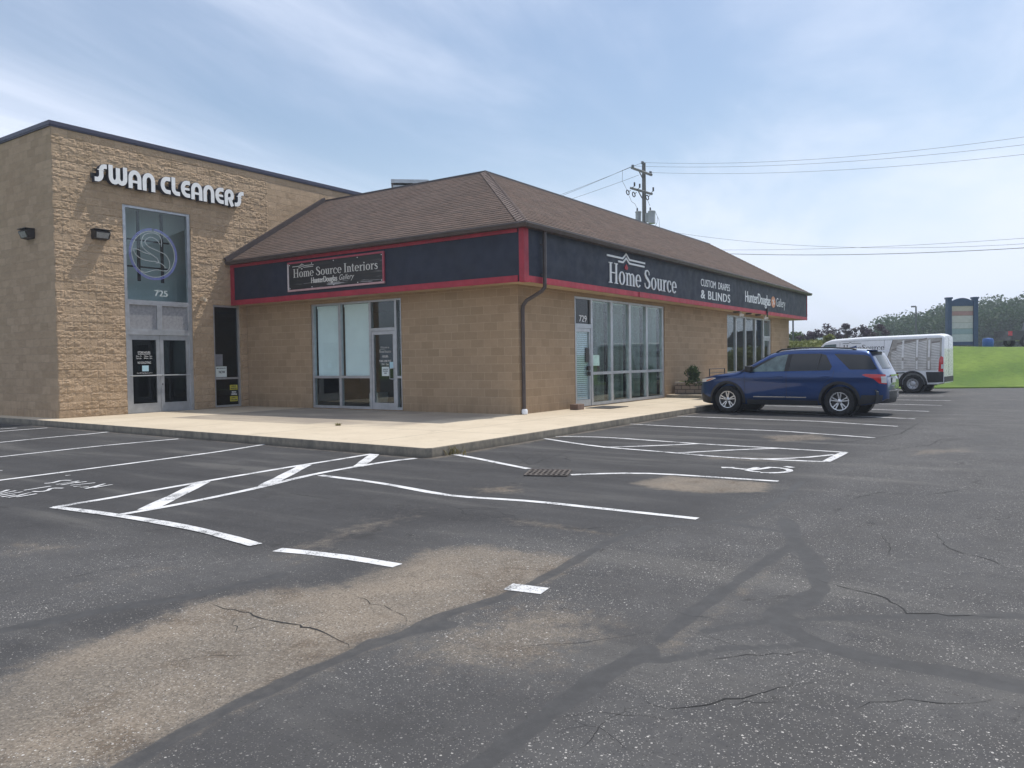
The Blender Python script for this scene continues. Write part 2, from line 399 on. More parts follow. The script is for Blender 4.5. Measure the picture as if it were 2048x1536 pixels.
ww = ramp(t_, w_, .56, .62); s_ = nd(t_, 'ShaderNodeSeparateXYZ', Vector=p_); edge = mth(t_, 'ADD', ramp(t_, s_.outputs[2], 3.62, 3.42), ramp(t_, s_.outputs[1], 4.3, 3.8, 0, .35))
setp(t_, b_, col=mix(t_, mth(t_, 'MULTIPLY', ww, edge, clamp=True), mix(t_, ramp(t_, w_, .4, .6), (.012, .012, .013), (.028, .022, .02)), (.42, .42, .43)), rough=.45)

# roof shingles (uses a UV in metres: u along the eave, v up the slope)
shingle, t_, b_, _ = newmat('asphalt_shingle')
uv = nd(t_, 'ShaderNodeUVMap').outputs[0]
br = nd(t_, 'ShaderNodeTexBrick', Vector=uv); br.offset = .5
for k, x in (('Scale', 1.), ('Mortar Size', .006), ('Mortar Smooth', .2), ('Bias', 0.), ('Brick Width', .30), ('Row Height', .143)): br.inputs[k].default_value = x
br.inputs['Color1'].default_value = (.098, .072, .060, 1); br.inputs['Color2'].default_value = (.142, .098, .080, 1); br.inputs['Mortar'].default_value = (.05, .04, .035, 1)
n1 = nz(t_, uv, .5, 4); n2 = nz(t_, uv, 220, 2, .7); n3 = nz(t_, mapv(t_, uv, (3.3, 7, 1)), 1, 1)
c_ = mix(t_, ramp(t_, n1, .35, .7, 0, .4), br.outputs[0], (.15, .115, .10)); c_ = mix(t_, ramp(t_, n3, .45, .7, 0, .55), c_, (.085, .066, .058)); c_ = mix(t_, ramp(t_, n2, .5, .75, 0, .5), c_, (.25, .20, .16))
c_ = mix(t_, br.outputs['Fac'], c_, (.05, .04, .035))
setp(t_, b_, col=c_, rough=.95, spec=.15, normal=bump(t_, mth(t_, 'SUBTRACT', n2, br.outputs['Fac']), .5, .004))

# concrete
concrete, t_, b_, _ = newmat('pavement_concrete')
g_ = nd(t_, 'ShaderNodeNewGeometry'); p_ = g_.outputs['Position']; s_ = nd(t_, 'ShaderNodeSeparateXYZ', Vector=p_)
n1 = nz(t_, p_, .7, 6, .6); n2 = nz(t_, p_, 9, 6, .65); n3 = nz(t_, p_, 160, 3, .7)
c_ = mix(t_, ramp(t_, n1, .3, .7), (.57, .49, .375), (.50, .425, .32)); c_ = mix(t_, ramp(t_, n2, .5, .8, 0, .35), c_, (.40, .35, .28)); c_ = mix(t_, ramp(t_, n3, .55, .8, 0, .25), c_, (.66, .60, .50))
# darker grey areas mixed into the concrete colour near the short wall
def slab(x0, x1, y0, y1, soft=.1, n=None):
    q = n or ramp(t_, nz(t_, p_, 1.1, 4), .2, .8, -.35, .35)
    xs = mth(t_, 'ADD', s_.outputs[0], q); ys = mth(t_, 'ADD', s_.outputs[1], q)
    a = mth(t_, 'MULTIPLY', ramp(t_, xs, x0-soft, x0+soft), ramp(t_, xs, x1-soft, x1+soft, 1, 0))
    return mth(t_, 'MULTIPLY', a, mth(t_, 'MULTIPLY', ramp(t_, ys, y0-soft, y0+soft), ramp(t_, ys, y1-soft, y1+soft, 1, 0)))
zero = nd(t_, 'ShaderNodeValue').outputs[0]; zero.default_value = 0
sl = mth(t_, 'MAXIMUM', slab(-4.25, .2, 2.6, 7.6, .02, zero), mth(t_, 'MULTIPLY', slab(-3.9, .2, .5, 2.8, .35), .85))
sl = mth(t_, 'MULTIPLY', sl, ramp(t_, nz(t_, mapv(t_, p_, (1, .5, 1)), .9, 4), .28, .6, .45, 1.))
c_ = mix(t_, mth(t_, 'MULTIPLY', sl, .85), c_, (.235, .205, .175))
# slab joints every 1.9 m and dark vertical faces of the kerb
j1 = mth(t_, 'ABSOLUTE', mth(t_, 'SUBTRACT', mth(t_, 'FRACT', mth(t_, 'DIVIDE', mth(t_, 'ADD', s_.outputs[1], 40.4), 2.9)), .5)); j2 = mth(t_, 'ABSOLUTE', mth(t_, 'SUBTRACT', mth(t_, 'FRACT', mth(t_, 'DIVIDE', mth(t_, 'ADD', s_.outputs[0], 40.5), 2.9)), .5))
st_ = ramp(t_, nz(t_, p_, 2.6, 6, .7, .8), .55, .74); c_ = mix(t_, mth(t_, 'MULTIPLY', st_, .38), c_, (.30, .25, .185))
sp1 = nd(t_, 'ShaderNodeTexVoronoi', Scale=7.); L(t_, mapv(t_, p_, (1, 1, .01)), sp1.inputs['Vector']); spc = nd(t_, 'ShaderNodeSeparateColor', Color=sp1.outputs['Color']); spt = mth(t_, 'MULTIPLY', mth(t_, 'GREATER_THAN', spc.outputs[0], .8), mth(t_, 'LESS_THAN', sp1.outputs['Distance'], mth(t_, 'MULTIPLY', spc.outputs[1], .16)))
c_ = mix(t_, mth(t_, 'MULTIPLY', spt, .6), c_, (.12, .10, .08))
jj = mth(t_, 'LESS_THAN', mth(t_, 'MINIMUM', j1, j2), .0036); c_ = mix(t_, mth(t_, 'MULTIPLY', jj, .75), c_, (.17, .15, .12))
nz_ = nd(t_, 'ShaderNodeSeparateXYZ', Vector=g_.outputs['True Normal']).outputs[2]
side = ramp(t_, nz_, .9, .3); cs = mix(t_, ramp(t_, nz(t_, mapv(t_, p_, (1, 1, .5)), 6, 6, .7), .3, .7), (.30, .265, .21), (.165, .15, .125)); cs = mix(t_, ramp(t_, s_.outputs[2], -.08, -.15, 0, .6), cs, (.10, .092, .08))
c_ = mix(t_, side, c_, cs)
setp(t_, b_, col=c_, rough=.9, spec=.25, normal=bump(t_, mth(t_, 'ADD', n3, n2), .35, .004))

# parking lot asphalt driven by wear attributes
asphalt, t_, b_, _ = newmat('worn_asphalt')
p_ = nd(t_, 'ShaderNodeNewGeometry').outputs['Position']
def att(n): return nd(t_, 'ShaderNodeAttribute', attribute_name=n).outputs['Fac']
worn, coat, tar = att('worn'), att('coat'), att('tar')
nA = nz(t_, p_, 1.4, 7, .62); nB = nz(t_, p_, 11, 6, .65); nC = nz(t_, p_, 120, 3, .7); nS = nz(t_, mapv(t_, p_, (1.6, .25, 1), (0, 0, .35)), 1.1, 5, .6)
c_ = mix(t_, ramp(t_, nA, .3, .7), (.064, .0625, .062), (.086, .0845, .084)); c_ = mix(t_, ramp(t_, nB, .42, .72, 0, .5), c_, (.050, .050, .054))
ct = mth(t_, 'MULTIPLY', coat, ramp(t_, mth(t_, 'ADD', mth(t_, 'MULTIPLY', nS, .6), mth(t_, 'MULTIPLY', nB, .4)), .3, .62, 1.0, .45))
c_ = mix(t_, ct, c_, (.029, .0286, .030))
c_ = mix(t_, mth(t_, 'MULTIPLY', ramp(t_, nS, .52, .70), .42), c_, (.125, .12, .112)); c_ = mix(t_, mth(t_, 'MULTIPLY', ramp(t_, nz(t_, p_, .35, 4, .6), .50, .66), .45), c_, (.05, .05, .052)); c_ = mix(t_, mth(t_, 'MULTIPLY', ramp(t_, nz(t_, p_, 3.1, 3, .5, 1.), .66, .76), .7), c_, (.028, .027, .027))
wn = mth(t_, 'ADD', mth(t_, 'ADD', worn, mth(t_, 'MULTIPLY', mth(t_, 'SUBTRACT', nC, .5), .55)), mth(t_, 'MULTIPLY', mth(t_, 'SUBTRACT', mth(t_, 'ADD', mth(t_, 'MULTIPLY', nA, .5), mth(t_, 'MULTIPLY', nB, .5)), .5), 1.7))
wf = ramp(t_, wn, .28, .72)
wc = mix(t_, ramp(t_, nA, .35, .65), (.245, .202, .156), (.165, .142, .116)); wc = mix(t_, ramp(t_, nz(t_, p_, 2.1, 4, .6, .4), .52, .68, 0, .7), wc, (.105, .075, .05))
vg = nd(t_, 'ShaderNodeTexVoronoi', Scale=85.); L(t_, mapv(t_, p_, (1, 1, .01), (0, 0, .7)), vg.inputs['Vector']); gc = nd(t_, 'ShaderNodeSeparateColor', Color=vg.outputs['Color'])
wc = mix(t_, mth(t_, 'MULTIPLY', ramp(t_, gc.outputs[0], .55, 1.), .6), wc, (.33, .285, .225)); wc = mix(t_, mth(t_, 'MULTIPLY', ramp(t_, vg.outputs['Distance'], .38, .78), .55), wc, (.095, .078, .06))
c_ = mix(t_, mth(t_, 'MULTIPLY', wf, mth(t_, 'ADD', .52, mth(t_, 'MULTIPLY', worn, .36), clamp=True)), c_, wc)
# aggregate: pale stones and dark pits
def stones(scale, thr, rad, seed):
    v = nd(t_, 'ShaderNodeTexVoronoi', Scale=scale); L(t_, mapv(t_, p_, (1, 1, .01), (0, 0, seed), (seed, seed*2, 0)), v.inputs['Vector'])
    sx = nd(t_, 'ShaderNodeSeparateColor', Color=v.outputs['Color']); sel = mth(t_, 'GREATER_THAN', sx.outputs[0], thr)
    rr = mth(t_, 'MULTIPLY', sx.outputs[1], rad); return mth(t_, 'MULTIPLY', sel, mth(t_, 'LESS_THAN', v.outputs['Distance'], rr)), sx.outputs[2]
s1, r1 = stones(72, .82, .40, .3); s2, r2 = stones(150, .68, .5, 1.7); s3, r3 = stones(105, .74, .5, 2.9)
vis = mth(t_, 'MULTIPLY', mth(t_, 'SUBTRACT', 1., mth(t_, 'MULTIPLY', coat, .78)), mth(t_, 'SUBTRACT', 1., mth(t_, 'MULTIPLY', tar, .9)))
vis = mth(t_, 'MULTIPLY', vis, ramp(t_, nz(t_, p_, 1.3, 6, .65), .36, .60, .32, 1.))
c_ = mix(t_, mth(t_, 'MULTIPLY', mth(t_, 'MAXIMUM', s1, mth(t_, 'MULTIPLY', s2, .7)), vis), c_, mix(t_, r1, (.30, .28, .26), (.52, .50, .47)))
c_ = mix(t_, mth(t_, 'MULTIPLY', s3, .75), c_, (.035, .034, .033))
# hairline cracks
wv = nd(t_, 'ShaderNodeVectorMath', operation='ADD'); L(t_, p_, wv.inputs[0])
nco = nd(t_, 'ShaderNodeTexNoise', Vector=p_, Scale=2.3, Detail=5.); sc_ = nd(t_, 'ShaderNodeVectorMath', operation='SCALE'); L(t_, nco.outputs['Color'], sc_.inputs[0]); sc_.inputs['Scale'].default_value = .16; L(t_, sc_.outputs[0], wv.inputs[1])
ve = nd(t_, 'ShaderNodeTexVoronoi', feature='DISTANCE_TO_EDGE', Scale=.62); L(t_, wv.outputs[0], ve.inputs['Vector'])
crk = mth(t_, 'MULTIPLY', ramp(t_, ve.outputs['Distance'], .003, .001), mth(t_, 'MULTIPLY', ramp(t_, nz(t_, p_, .55, 3), .55, .66), .7))
ve2 = nd(t_, 'ShaderNodeTexVoronoi', feature='DISTANCE_TO_EDGE', Scale=4.); L(t_, wv.outputs[0], ve2.inputs['Vector'])
crk = mth(t_, 'MAXIMUM', crk, mth(t_, 'MULTIPLY', ramp(t_, ve2.outputs['Distance'], .009, .002), mth(t_, 'MULTIPLY', ramp(t_, nz(t_, p_, .9, 3), .60, .68), .7)))
tf = ramp(t_, mth(t_, 'ADD', tar, mth(t_, 'MULTIPLY', mth(t_, 'SUBTRACT', nB, .5), .6)), .40, .60)
c_ = mix(t_, mth(t_, 'MULTIPLY', tf, .86), c_, mix(t_, ramp(t_, nB, .35, .7), (.044, .044, .045), (.060, .060, .061)))
c_ = mix(t_, mth(t_, 'MULTIPLY', crk, mth(t_, 'SUBTRACT', 1., mth(t_, 'MULTIPLY', tf, .8))), c_, (.018, .018, .018))
hh = mth(t_, 'ADD', mth(t_, 'ADD', mth(t_, 'MULTIPLY', nC, .6), mth(t_, 'MULTIPLY', s1, .5)), mth(t_, 'ADD', mth(t_, 'MULTIPLY', nB, .6), mth(t_, 'MULTIPLY', crk, -1.2)))
setp(t_, b_, col=c_, rough=mth(t_, 'SUBTRACT', .88, mth(t_, 'MULTIPLY', tf, .12)), spec=.3)
nb = nd(t_, 'ShaderNodeBump', Distance=.006); L(t_, hh, nb.inputs['Height']); L(t_, mth(t_, 'SUBTRACT', .75, mth(t_, 'MULTIPLY', tf, .5)), nb.inputs['Strength']); L(t_, nb.outputs[0], b_.inputs['Normal'])

paint, t_, b_, _ = newmat('road_paint')
p_ = nd(t_, 'ShaderNodeNewGeometry').outputs['Position']
n1 = nz(t_, p_, 60, 4, .7); n2 = nz(t_, p_, 4, 5, .65); f_ = ramp(t_, mth(t_, 'ADD', mth(t_, 'MULTIPLY', n1, .55), mth(t_, 'MULTIPLY', n2, .45)), .525, .585)
setp(t_, b_, col=mix(t_, mth(t_, 'MULTIPLY', f_, .9), mix(t_, ramp(t_, n2, .3, .7), (.66, .66, .665), (.52, .525, .53)), (.10, .10, .10)), rough=.8, spec=.3, normal=bump(t_, n1, .4, .003))
crackm = plain('crack_fill', (.016, .016, .016), .9, var=.1)

grass_m, t_, b_, _ = newmat('lawn_grass')
p_ = nd(t_, 'ShaderNodeNewGeometry').outputs['Position']
c_ = mix(t_, ramp(t_, nz(t_, mapv(t_, p_, (.7, 1.6, 1)), .22, 5), .3, .7), (.075, .145, .016), (.16, .24, .035)); c_ = mix(t_, ramp(t_, nz(t_, p_, 3, 6, .7), .4, .75, 0, .6), c_, (.05, .085, .015)); c_ = mix(t_, ramp(t_, nz(t_, p_, 30, 3, .7), .45, .8, 0, .5), c_, (.16, .20, .05))
setp(t_, b_, col=c_, rough=.9, spec=.2, normal=bump(t_, nz(t_, p_, 25, 4, .7), .8, .05))
leaf_dark = leaf_mat('leaf_dark_green', (.026, .062, .020), (.045, .088, .026), (.02, .05, .017))
leaf_mid = leaf_mat('leaf_mid_green', (.05, .095, .02), (.10, .15, .035))
leaf_bush = leaf_mat('leaf_yellow_green', (.12, .15, .035), (.20, .21, .06), (.09, .12, .03))
leaf_purple = leaf_mat('leaf_purple', (.045, .025, .05), (.085, .05, .075), (.05, .055, .04))
leaf_shrub = leaf_mat('leaf_shrub', (.035, .06, .022), (.075, .11, .045), (.09, .07, .05))
grass_dry = leaf_mat('dry_grass', (.22, .17, .08), (.17, .17, .06))
bark = plain('bark', (.10, .08, .065), .9, var=.25, scale=6)
# ------------------------------------------------------------------ setting
D, O, ZB, ZT, HSW, LSW = 10.152, .554, 3.10, 4.33, 7.45, 5.689
BP, BN, BT = Vector((22.6, -7.2, 0)), Vector((.893, .45, 0)), Vector((.45, -.893, 0))
def terr(s, t=100):
    if s < 0: return -.4
    k = min(1, max(0, (s-1.5)/15)); k = k*k*(3-2*k); f = min(1, max(0, (t+15)/11)); f = f*f*(3-2*f)
    return -.10 + .02*min(s, 2) + 1.8*k*(.12+.88*f)
def GZ(x, y): v = Vector((x, y, 0))-BP; return terr(v.dot(BN), v.dot(BT))
ss = [-400, -60, -.08, 0, .15, .6] + [1.5*i for i in range(1, 22)] + [40, 55, 80, 120, 200, 400, 900]
ts = list(range(-900, -100, 100)) + list(range(-100, 101, 5)) + list(range(150, 901, 150))
mb = MB(); 
for s in ss:
    for t in ts:
        p = BP + BN*s + BT*t; mb.v.append((p.x, p.y, (terr(s, t) if s >= 0 else (-.10 if s == 0 else -.4)) + (mnoise.noise((p.x*.1, p.y*.1, 0))*.25 if 6 < s < 60 else 0)))
for i in range(len(ss)-1):
    for j in range(len(ts)-1): a = i*len(ts)+j; b = a+len(ts); mb.f.append((a, b, b+1, a+1))
tag(mb.build('ground', grass_m, smooth=True), kind='structure')

# asphalt sheet with wear attributes
def lines(lo, a, b, hi, fine, coarse):
    out = list(np.arange(lo, a, coarse)) + list(np.arange(a, b, fine)) + list(np.arange(b, hi, coarse)) + [hi]; return np.array(out)
gx = lines(-45, -16.5, -1.5, 31, .05, .3); gy = lines(-45, -12.5, 4, 40, .05, .3)
XX, YY = np.meshgrid(gx, gy, indexing='ij'); nx, ny = XX.shape
co = np.stack([XX.ravel(), YY.ravel(), np.full(XX.size, -.15)], 1)
idx = np.arange(nx*ny).reshape(nx, ny)
fc = np.stack([idx[:-1, :-1].ravel(), idx[1:, :-1].ravel(), idx[1:, 1:].ravel(), idx[:-1, 1:].ravel()], 1)
me = bpy.data.meshes.new('parking_lot'); me.vertices.add(len(co)); me.vertices.foreach_set('co', co.ravel())
me.loops.add(fc.size); me.loops.foreach_set('vertex_index', fc.ravel()); me.polygons.add(len(fc))
me.polygons.foreach_set('loop_start', np.arange(len(fc))*4); me.update(calc_edges=True)
me.materials.append(asphalt); lot = bpy.data.objects.new('parking_lot', me); COL.objects.link(lot); tag(lot, kind='structure')
def seg_dist(pts, w0=None):
    d = np.full(XX.size, 1e9); x, y = co[:, 0], co[:, 1]
    for a, b in zip(pts[:-1], pts[1:]):
        ax, ay, bx, by = a.x, a.y, b.x, b.y; l2 = (bx-ax)**2+(by-ay)**2+1e-9
        t = np.clip(((x-ax)*(bx-ax)+(y-ay)*(by-ay))/l2, 0, 1); d = np.minimum(d, np.hypot(x-ax-t*(bx-ax), y-ay-t*(by-ay)))
    return d
def poly_sd(pts):
    """signed distance, positive inside"""
    x, y = co[:, 0], co[:, 1]; ins = np.zeros(XX.size, bool); n = len(pts)
    for i in range(n):
        a, b = pts[i], pts[(i+1) % n]; c = (a.y > y) != (b.y > y)
        ins ^= c & (x < (b.x-a.x)*(y-a.y)/(b.y-a.y+1e-12)+a.x)
    d = seg_dist(list(pts)+[pts[0]]); return np.where(ins, d, -d)
def px(l): return [G(*p) for p in l]
def soft(sd, w): return np.clip(.5+sd/w, 0, 1)
worn = np.zeros(XX.size); coat = np.zeros(XX.size); tar = np.zeros(XX.size)
for l, w, k in [
    ([(-60, 1440), (60, 1325), (250, 1258), (420, 1195), (560, 1178), (690, 1170), (800, 1130), (850, 1100), (960, 1092), (1080, 1108), (1160, 1117), (1110, 1150), (1000, 1198), (870, 1240), (740, 1292), (620, 1345), (480, 1405), (300, 1505), (200, 1560), (-80, 1570)], .5, 1.),
    ([(860, 1255), (1000, 1204), (1120, 1185), (1260, 1245), (1230, 1290), (1050, 1345), (900, 1338), (780, 1310)], .9, .66),
    ([(1262, 966), (1340, 951), (1545, 966), (1530, 984), (1400, 986), (1310, 978)], .35, .95),
    ([(540, 1100), (700, 1048), (870, 1012), (860, 1030), (720, 1075), (640, 1112), (560, 1124)], .6, .55),
    ([(-40, 1085), (90, 1070), (200, 1090), (120, 1110), (-40, 1118)], .6, .5),
    ([(1290, 1300), (1420, 1215), (1565, 1108), (1585, 1112), (1470, 1212), (1340, 1312)], .2, .58),
    ([(990, 1030), (1260, 1068), (1240, 1078), (1000, 1046)], .25, .45),
    ([(930, 975), (1040, 967), (1050, 985), (950, 990)], .4, .6),
    ([(1510, 872), (1640, 866), (1680, 880), (1540, 885)], .5, .6), ([(1800, 900), (1940, 893), (1960, 905), (1820, 912)], .5, .5),
    ([(1590, 915), (1560, 925), (1400, 918), (1420, 910)], .4, .5),
    ([(0, 1190), (300, 1130), (520, 1100), (520, 1115), (200, 1180), (0, 1220)], .5, .38),
    ([(1000, 1340), (1250, 1330), (1180, 1400), (950, 1440), (820, 1400)], .8, .35)]:
    worn = np.maximum(worn, soft(poly_sd(px(l)), w)*k)
sealed = [(-700, 1150), (0, 1080), (250, 1060), (520, 1095), (650, 1105), (820, 1090), (900, 1060), (1215, 1075), (1420, 1040), (1560, 990), (1640, 930), (1720, 890), (1900, 815), (1905, 795), (1500, 795), (850, 905), (0, 830), (-900, 820)]
coat = soft(poly_sd(px(sealed)), .9)
coat = np.maximum(coat, .75*soft(poly_sd(px([(-60, 1290), (120, 1240), (420, 1180), (600, 1140), (700, 1105), (800, 1130), (700, 1170), (420, 1200), (250, 1262), (40, 1330), (-60, 1400)])), .5))
coat = np.maximum(coat, .55*soft(poly_sd(px([(480, 1410), (620, 1350), (900, 1340), (1050, 1345), (1260, 1250), (1300, 1290), (1100, 1400), (900, 1560), (250, 1560)])), .8))
for l, w in [
    ([(190, 1570), (300, 1502), (480, 1405), (620, 1342), (740, 1291), (790, 1276), (870, 1236), (1000, 1196), (1100, 1150), (1215, 1084), (1300, 1053), (1420, 1045), (1500, 1030), (1560, 1000), (1605, 962)], .038),
    ([(1572, 1040), (1592, 1085), (1632, 1130), (1640, 1180), (1610, 1200), (1560, 1220), (1558, 1240), (1590, 1265), (1640, 1290), (1750, 1318), (1900, 1345), (2100, 1385)], .06),
    ([(1582, 1090), (1500, 1145), (1400, 1215), (1320, 1280)], .042), ([(1300, 1300), (1240, 1330), (1150, 1390), (950, 1536), (900, 1580)], .05),
    ([(1410, 1262), (1480, 1250), (1560, 1240), (1750, 1234), (2080, 1232)], .035),
    ([(1320, 1322), (1450, 1296), (1610, 1290)], .03), ([(1450, 1046), (1570, 1064)], .035),
    ([(0, 1262), (200, 1222), (400, 1188), (560, 1150)], .05), ([(740, 1288), (830, 1262), (900, 1250)], .05)]:
    d = seg_dist(px(l)); wob_ = .35*np.sin(co[:, 0]*5.1+co[:, 1]*3.3)+.3*np.sin(co[:, 0]*11.7-co[:, 1]*9.1)+.25*np.sin(co[:, 1]*21.+co[:, 0]*17.); tar = np.maximum(tar, np.clip(.5+(w*(1.15+.45*wob_)-d)/.07, 0, 1))
kd = seg_dist([Vector((-6.14, 12, 0)), Vector((-6.44, 3, 0)), Vector((-6.66, -2.75, 0)), Vector((-6.55, -2.84, 0)), Vector((24, -2.83, 0))]); worn = np.maximum(worn, .62*np.clip(1-kd/.28, 0, 1))
for n_, a_ in (('worn', worn), ('coat', coat), ('tar', tar)):
    at = me.attributes.new(n_, 'FLOAT', 'POINT'); at.data.foreach_set('value', a_.astype(np.float32))

def flat_line(mb, pts, w, z, jit=0.):
    P = [Vector((p.x, p.y)) for p in pts]
    # resample for a hand-painted edge
    Q = [P[0]]
    for a, b in zip(P[:-1], P[1:]):
        n = max(1, int((b-a).length/.25)); Q += [a+(b-a)*(i/n) for i in range(1, n+1)]
    # smooth
    for _ in range(2): Q = [Q[0]]+[(Q[i-1]+Q[i]*2+Q[i+1])/4 for i in range(1, len(Q)-1)]+[Q[-1]]
    ws = [w*(1+random.uniform(-jit, jit)) for _ in Q]
    Ls, Rs = ribbon(Q, ws); n = len(Q)
    mb.add([(p.x, p.y, z) for p in Ls]+[(p.x, p.y, z) for p in Rs], [(n+i, n+i+1, i+1, i) for i in range(n-1)])
def pline(name, strokes, z=-.146, mat=paint):
    mb = MB()
    for k, (pts, w) in enumerate(strokes): flat_line(mb, px(pts), w*.86, z+.0006*k, .10)
    return mb.build(name, mat, lot)
for l in [[(-300, 999), (0, 961), (300, 922), (450, 902), (535, 888)], [(-300, 950), (0, 914), (200, 892), (300, 883), (357, 878)], [(-300, 918), (0, 885), (120, 873), (175, 869), (216, 864)],
          [(-300, 890), (0, 863), (50, 859), (95, 856)], [(-300, 882), (0, 858), (34, 856)],
          [(640, 951), (760, 966), (860, 985), (925, 997), (1000, 997), (1060, 1002), (1150, 1012), (1395, 1038)],
          [(908, 909), (960, 918), (1000, 927), (1058, 938)], [(1142, 950), (1200, 947), (1300, 946), (1400, 953), (1557, 963)],
          [(1257, 848), (1350, 853), (1450, 858), (1560, 862), (1640, 868), (1750, 876)], [(1345, 832), (1500, 838), (1640, 843), (1795, 853)],
          [(1440, 817), (1560, 824), (1640, 829), (1830, 838)], [(1505, 811), (1600, 813), (1720, 818), (1858, 823)], [(1560, 800), (1760, 808), (1884, 811)], [(1650, 794), (1788, 799.6), (1902, 801.6)], [(1700, 788), (1794, 792), (1887, 792)],
          [(1138, 861), (1156, 864)], [(555, 1100), (640, 1107), (700, 1115), (720, 1120), (795, 1132)]]:
    pline('parking_line', [(l, .11 if l[0][0] != 555 else .13)])
pline('parking_line', [([(1016, 1174), (1090, 1183)], .16)])
pline('hatched_aisle', [([(108, 1015), (160, 1007), (410, 963), (600, 931), (660, 922), (745, 908)], .11), ([(240, 1030), (340, 1013), (500, 980), (580, 960), (640, 946), (740, 929), (790, 921), (832, 917)], .12),
      ([(292, 1020), (350, 993), (408, 964)], .2), ([(530, 972), (570, 952), (612, 930)], .2), ([(716, 934), (735, 920), (750, 909)], .18), ([(108, 1015), (240, 1032), (330, 1047), (400, 1060), (460, 1076), (512, 1091)], .13)])
pline('hatched_aisle', [([(1062, 874), (1130, 873), (1200, 874), (1300, 881), (1400, 888), (1560, 897), (1692, 905)], .10), ([(1062, 873), (1130, 884), (1200, 894), (1350, 906), (1430, 914), (1500, 918), (1650, 924)], .11),
      ([(1205, 895), (1310, 892), (1395, 888)], .1), ([(1350, 907), (1450, 901), (1560, 897)], .1), ([(1500, 919), (1590, 918), (1668, 910)], .1), ([(1690, 905), (1672, 914), (1652, 924)], .13)])
# wheelchair symbol and stencilled SWAN / 15 MIN, hand-painted strokes on the ground plane
def zpts(l, ox, oy, k): return [(ox+x/k, oy+y/k) for x, y in l]
pline('wheelchair_symbol', [(zpts(l, 1400, 880, 6.4), w) for l, w in [([(275, 355), (330, 352), (440, 358)], .13), ([(430, 364), (520, 372), (600, 381)], .09), ([(585, 384), (640, 384), (690, 368), (735, 352)], .09), ([(640, 384), (760, 386), (830, 366), (915, 351)], .10),
    ([(590, 392), (660, 406), (760, 415)], .09), ([(770, 424), (900, 431), (1040, 428), (1130, 417), (1185, 402), (1165, 388), (1090, 368), (1010, 358), (935, 358)], .10), ([(1090, 345), (1140, 350), (1190, 360)], .10)]])
K7 = 7.877
pline('stencilled_lettering', [(zpts(l, 0, 930, K7), w) for l, w in [([(700, 294), (760, 286), (840, 292), (890, 270), (930, 245), (1010, 238), (1120, 246)], .05), ([(885, 312), (1245, 256)], .045), ([(960, 320), (1190, 284)], .045), ([(1060, 304), (1230, 274)], .04), ([(1175, 290), (1365, 267)], .045),
    ([(1110, 328), (1240, 320), (1500, 287)], .04), ([(1155, 350), (1275, 340)], .04), ([(1262, 362), (1400, 354)], .04), ([(1350, 383), (1470, 376), (1650, 304)], .05), ([(1480, 366), (1770, 318)], .045)]])
pline('stencilled_lettering', [(zpts(l, 0, 930, K7), w) for l, w in [([(375, 403), (800, 337)], .05), ([(515, 420), (590, 433), (690, 427), (770, 405), (825, 387), (700, 384), (850, 352), (995, 370)], .05), ([(-130, 480), (130, 397)], .05), ([(-80, 474), (255, 411)], .05), ([(-60, 494), (360, 429)], .05), ([(20, 512), (240, 478)], .05), ([(115, 529), (220, 510), (475, 444)], .055), ([(258, 516), (578, 462)], .05)]])
pline('stencilled_lettering', [(zpts(l, 0, 930, K7), w) for l, w in [([(-120, 100), (40, 88)], .05), ([(-160, 122), (-20, 108)], .05), ([(1030, 172), (1110, 164)], .05)]])
# open cracks
def crack(pts, w):
    mb = MB(); P = px(pts); Q = []
    for a, b in zip(P[:-1], P[1:]):
        n = max(2, int((b-a).length/.06))
        for i in range(n): p = a+(b-a)*(i/n); Q.append(Vector((p.x+random.gauss(0, .012), p.y+random.gauss(0, .012))))
    def strip(Q, w, z):
        ws = [w*random.uniform(.3, 1.3)*(min(1, i/6, (len(Q)-1-i)/6)+.05) for i in range(len(Q))]
        Ls, Rs = ribbon(Q, ws); n = len(Q); mb.add([(p.x, p.y, z) for p in Ls]+[(p.x, p.y, z) for p in Rs], [(n+i, n+i+1, i+1, i) for i in range(n-1)])
    strip(Q, w, -.148)
    for b_ in range(int(len(Q)/14)):
        k = random.randrange(2, len(Q)-2); d = (Q[k+1]-Q[k-1]).normalized(); a = R(random.choice((-1, 1))*random.uniform(30, 85)); d = Vector((d.x*math.cos(a)-d.y*math.sin(a), d.x*math.sin(a)+d.y*math.cos(a))); B_ = [Q[k].copy()]
        for i in range(random.randint(4, 11)): d = (d+Vector((random.gauss(0, .35), random.gauss(0, .35)))).normalized(); B_.append(B_[-1]+d*.05)
        strip(B_, w*.6, -.1478)
    mb.build('pavement_crack', crackm, lot)
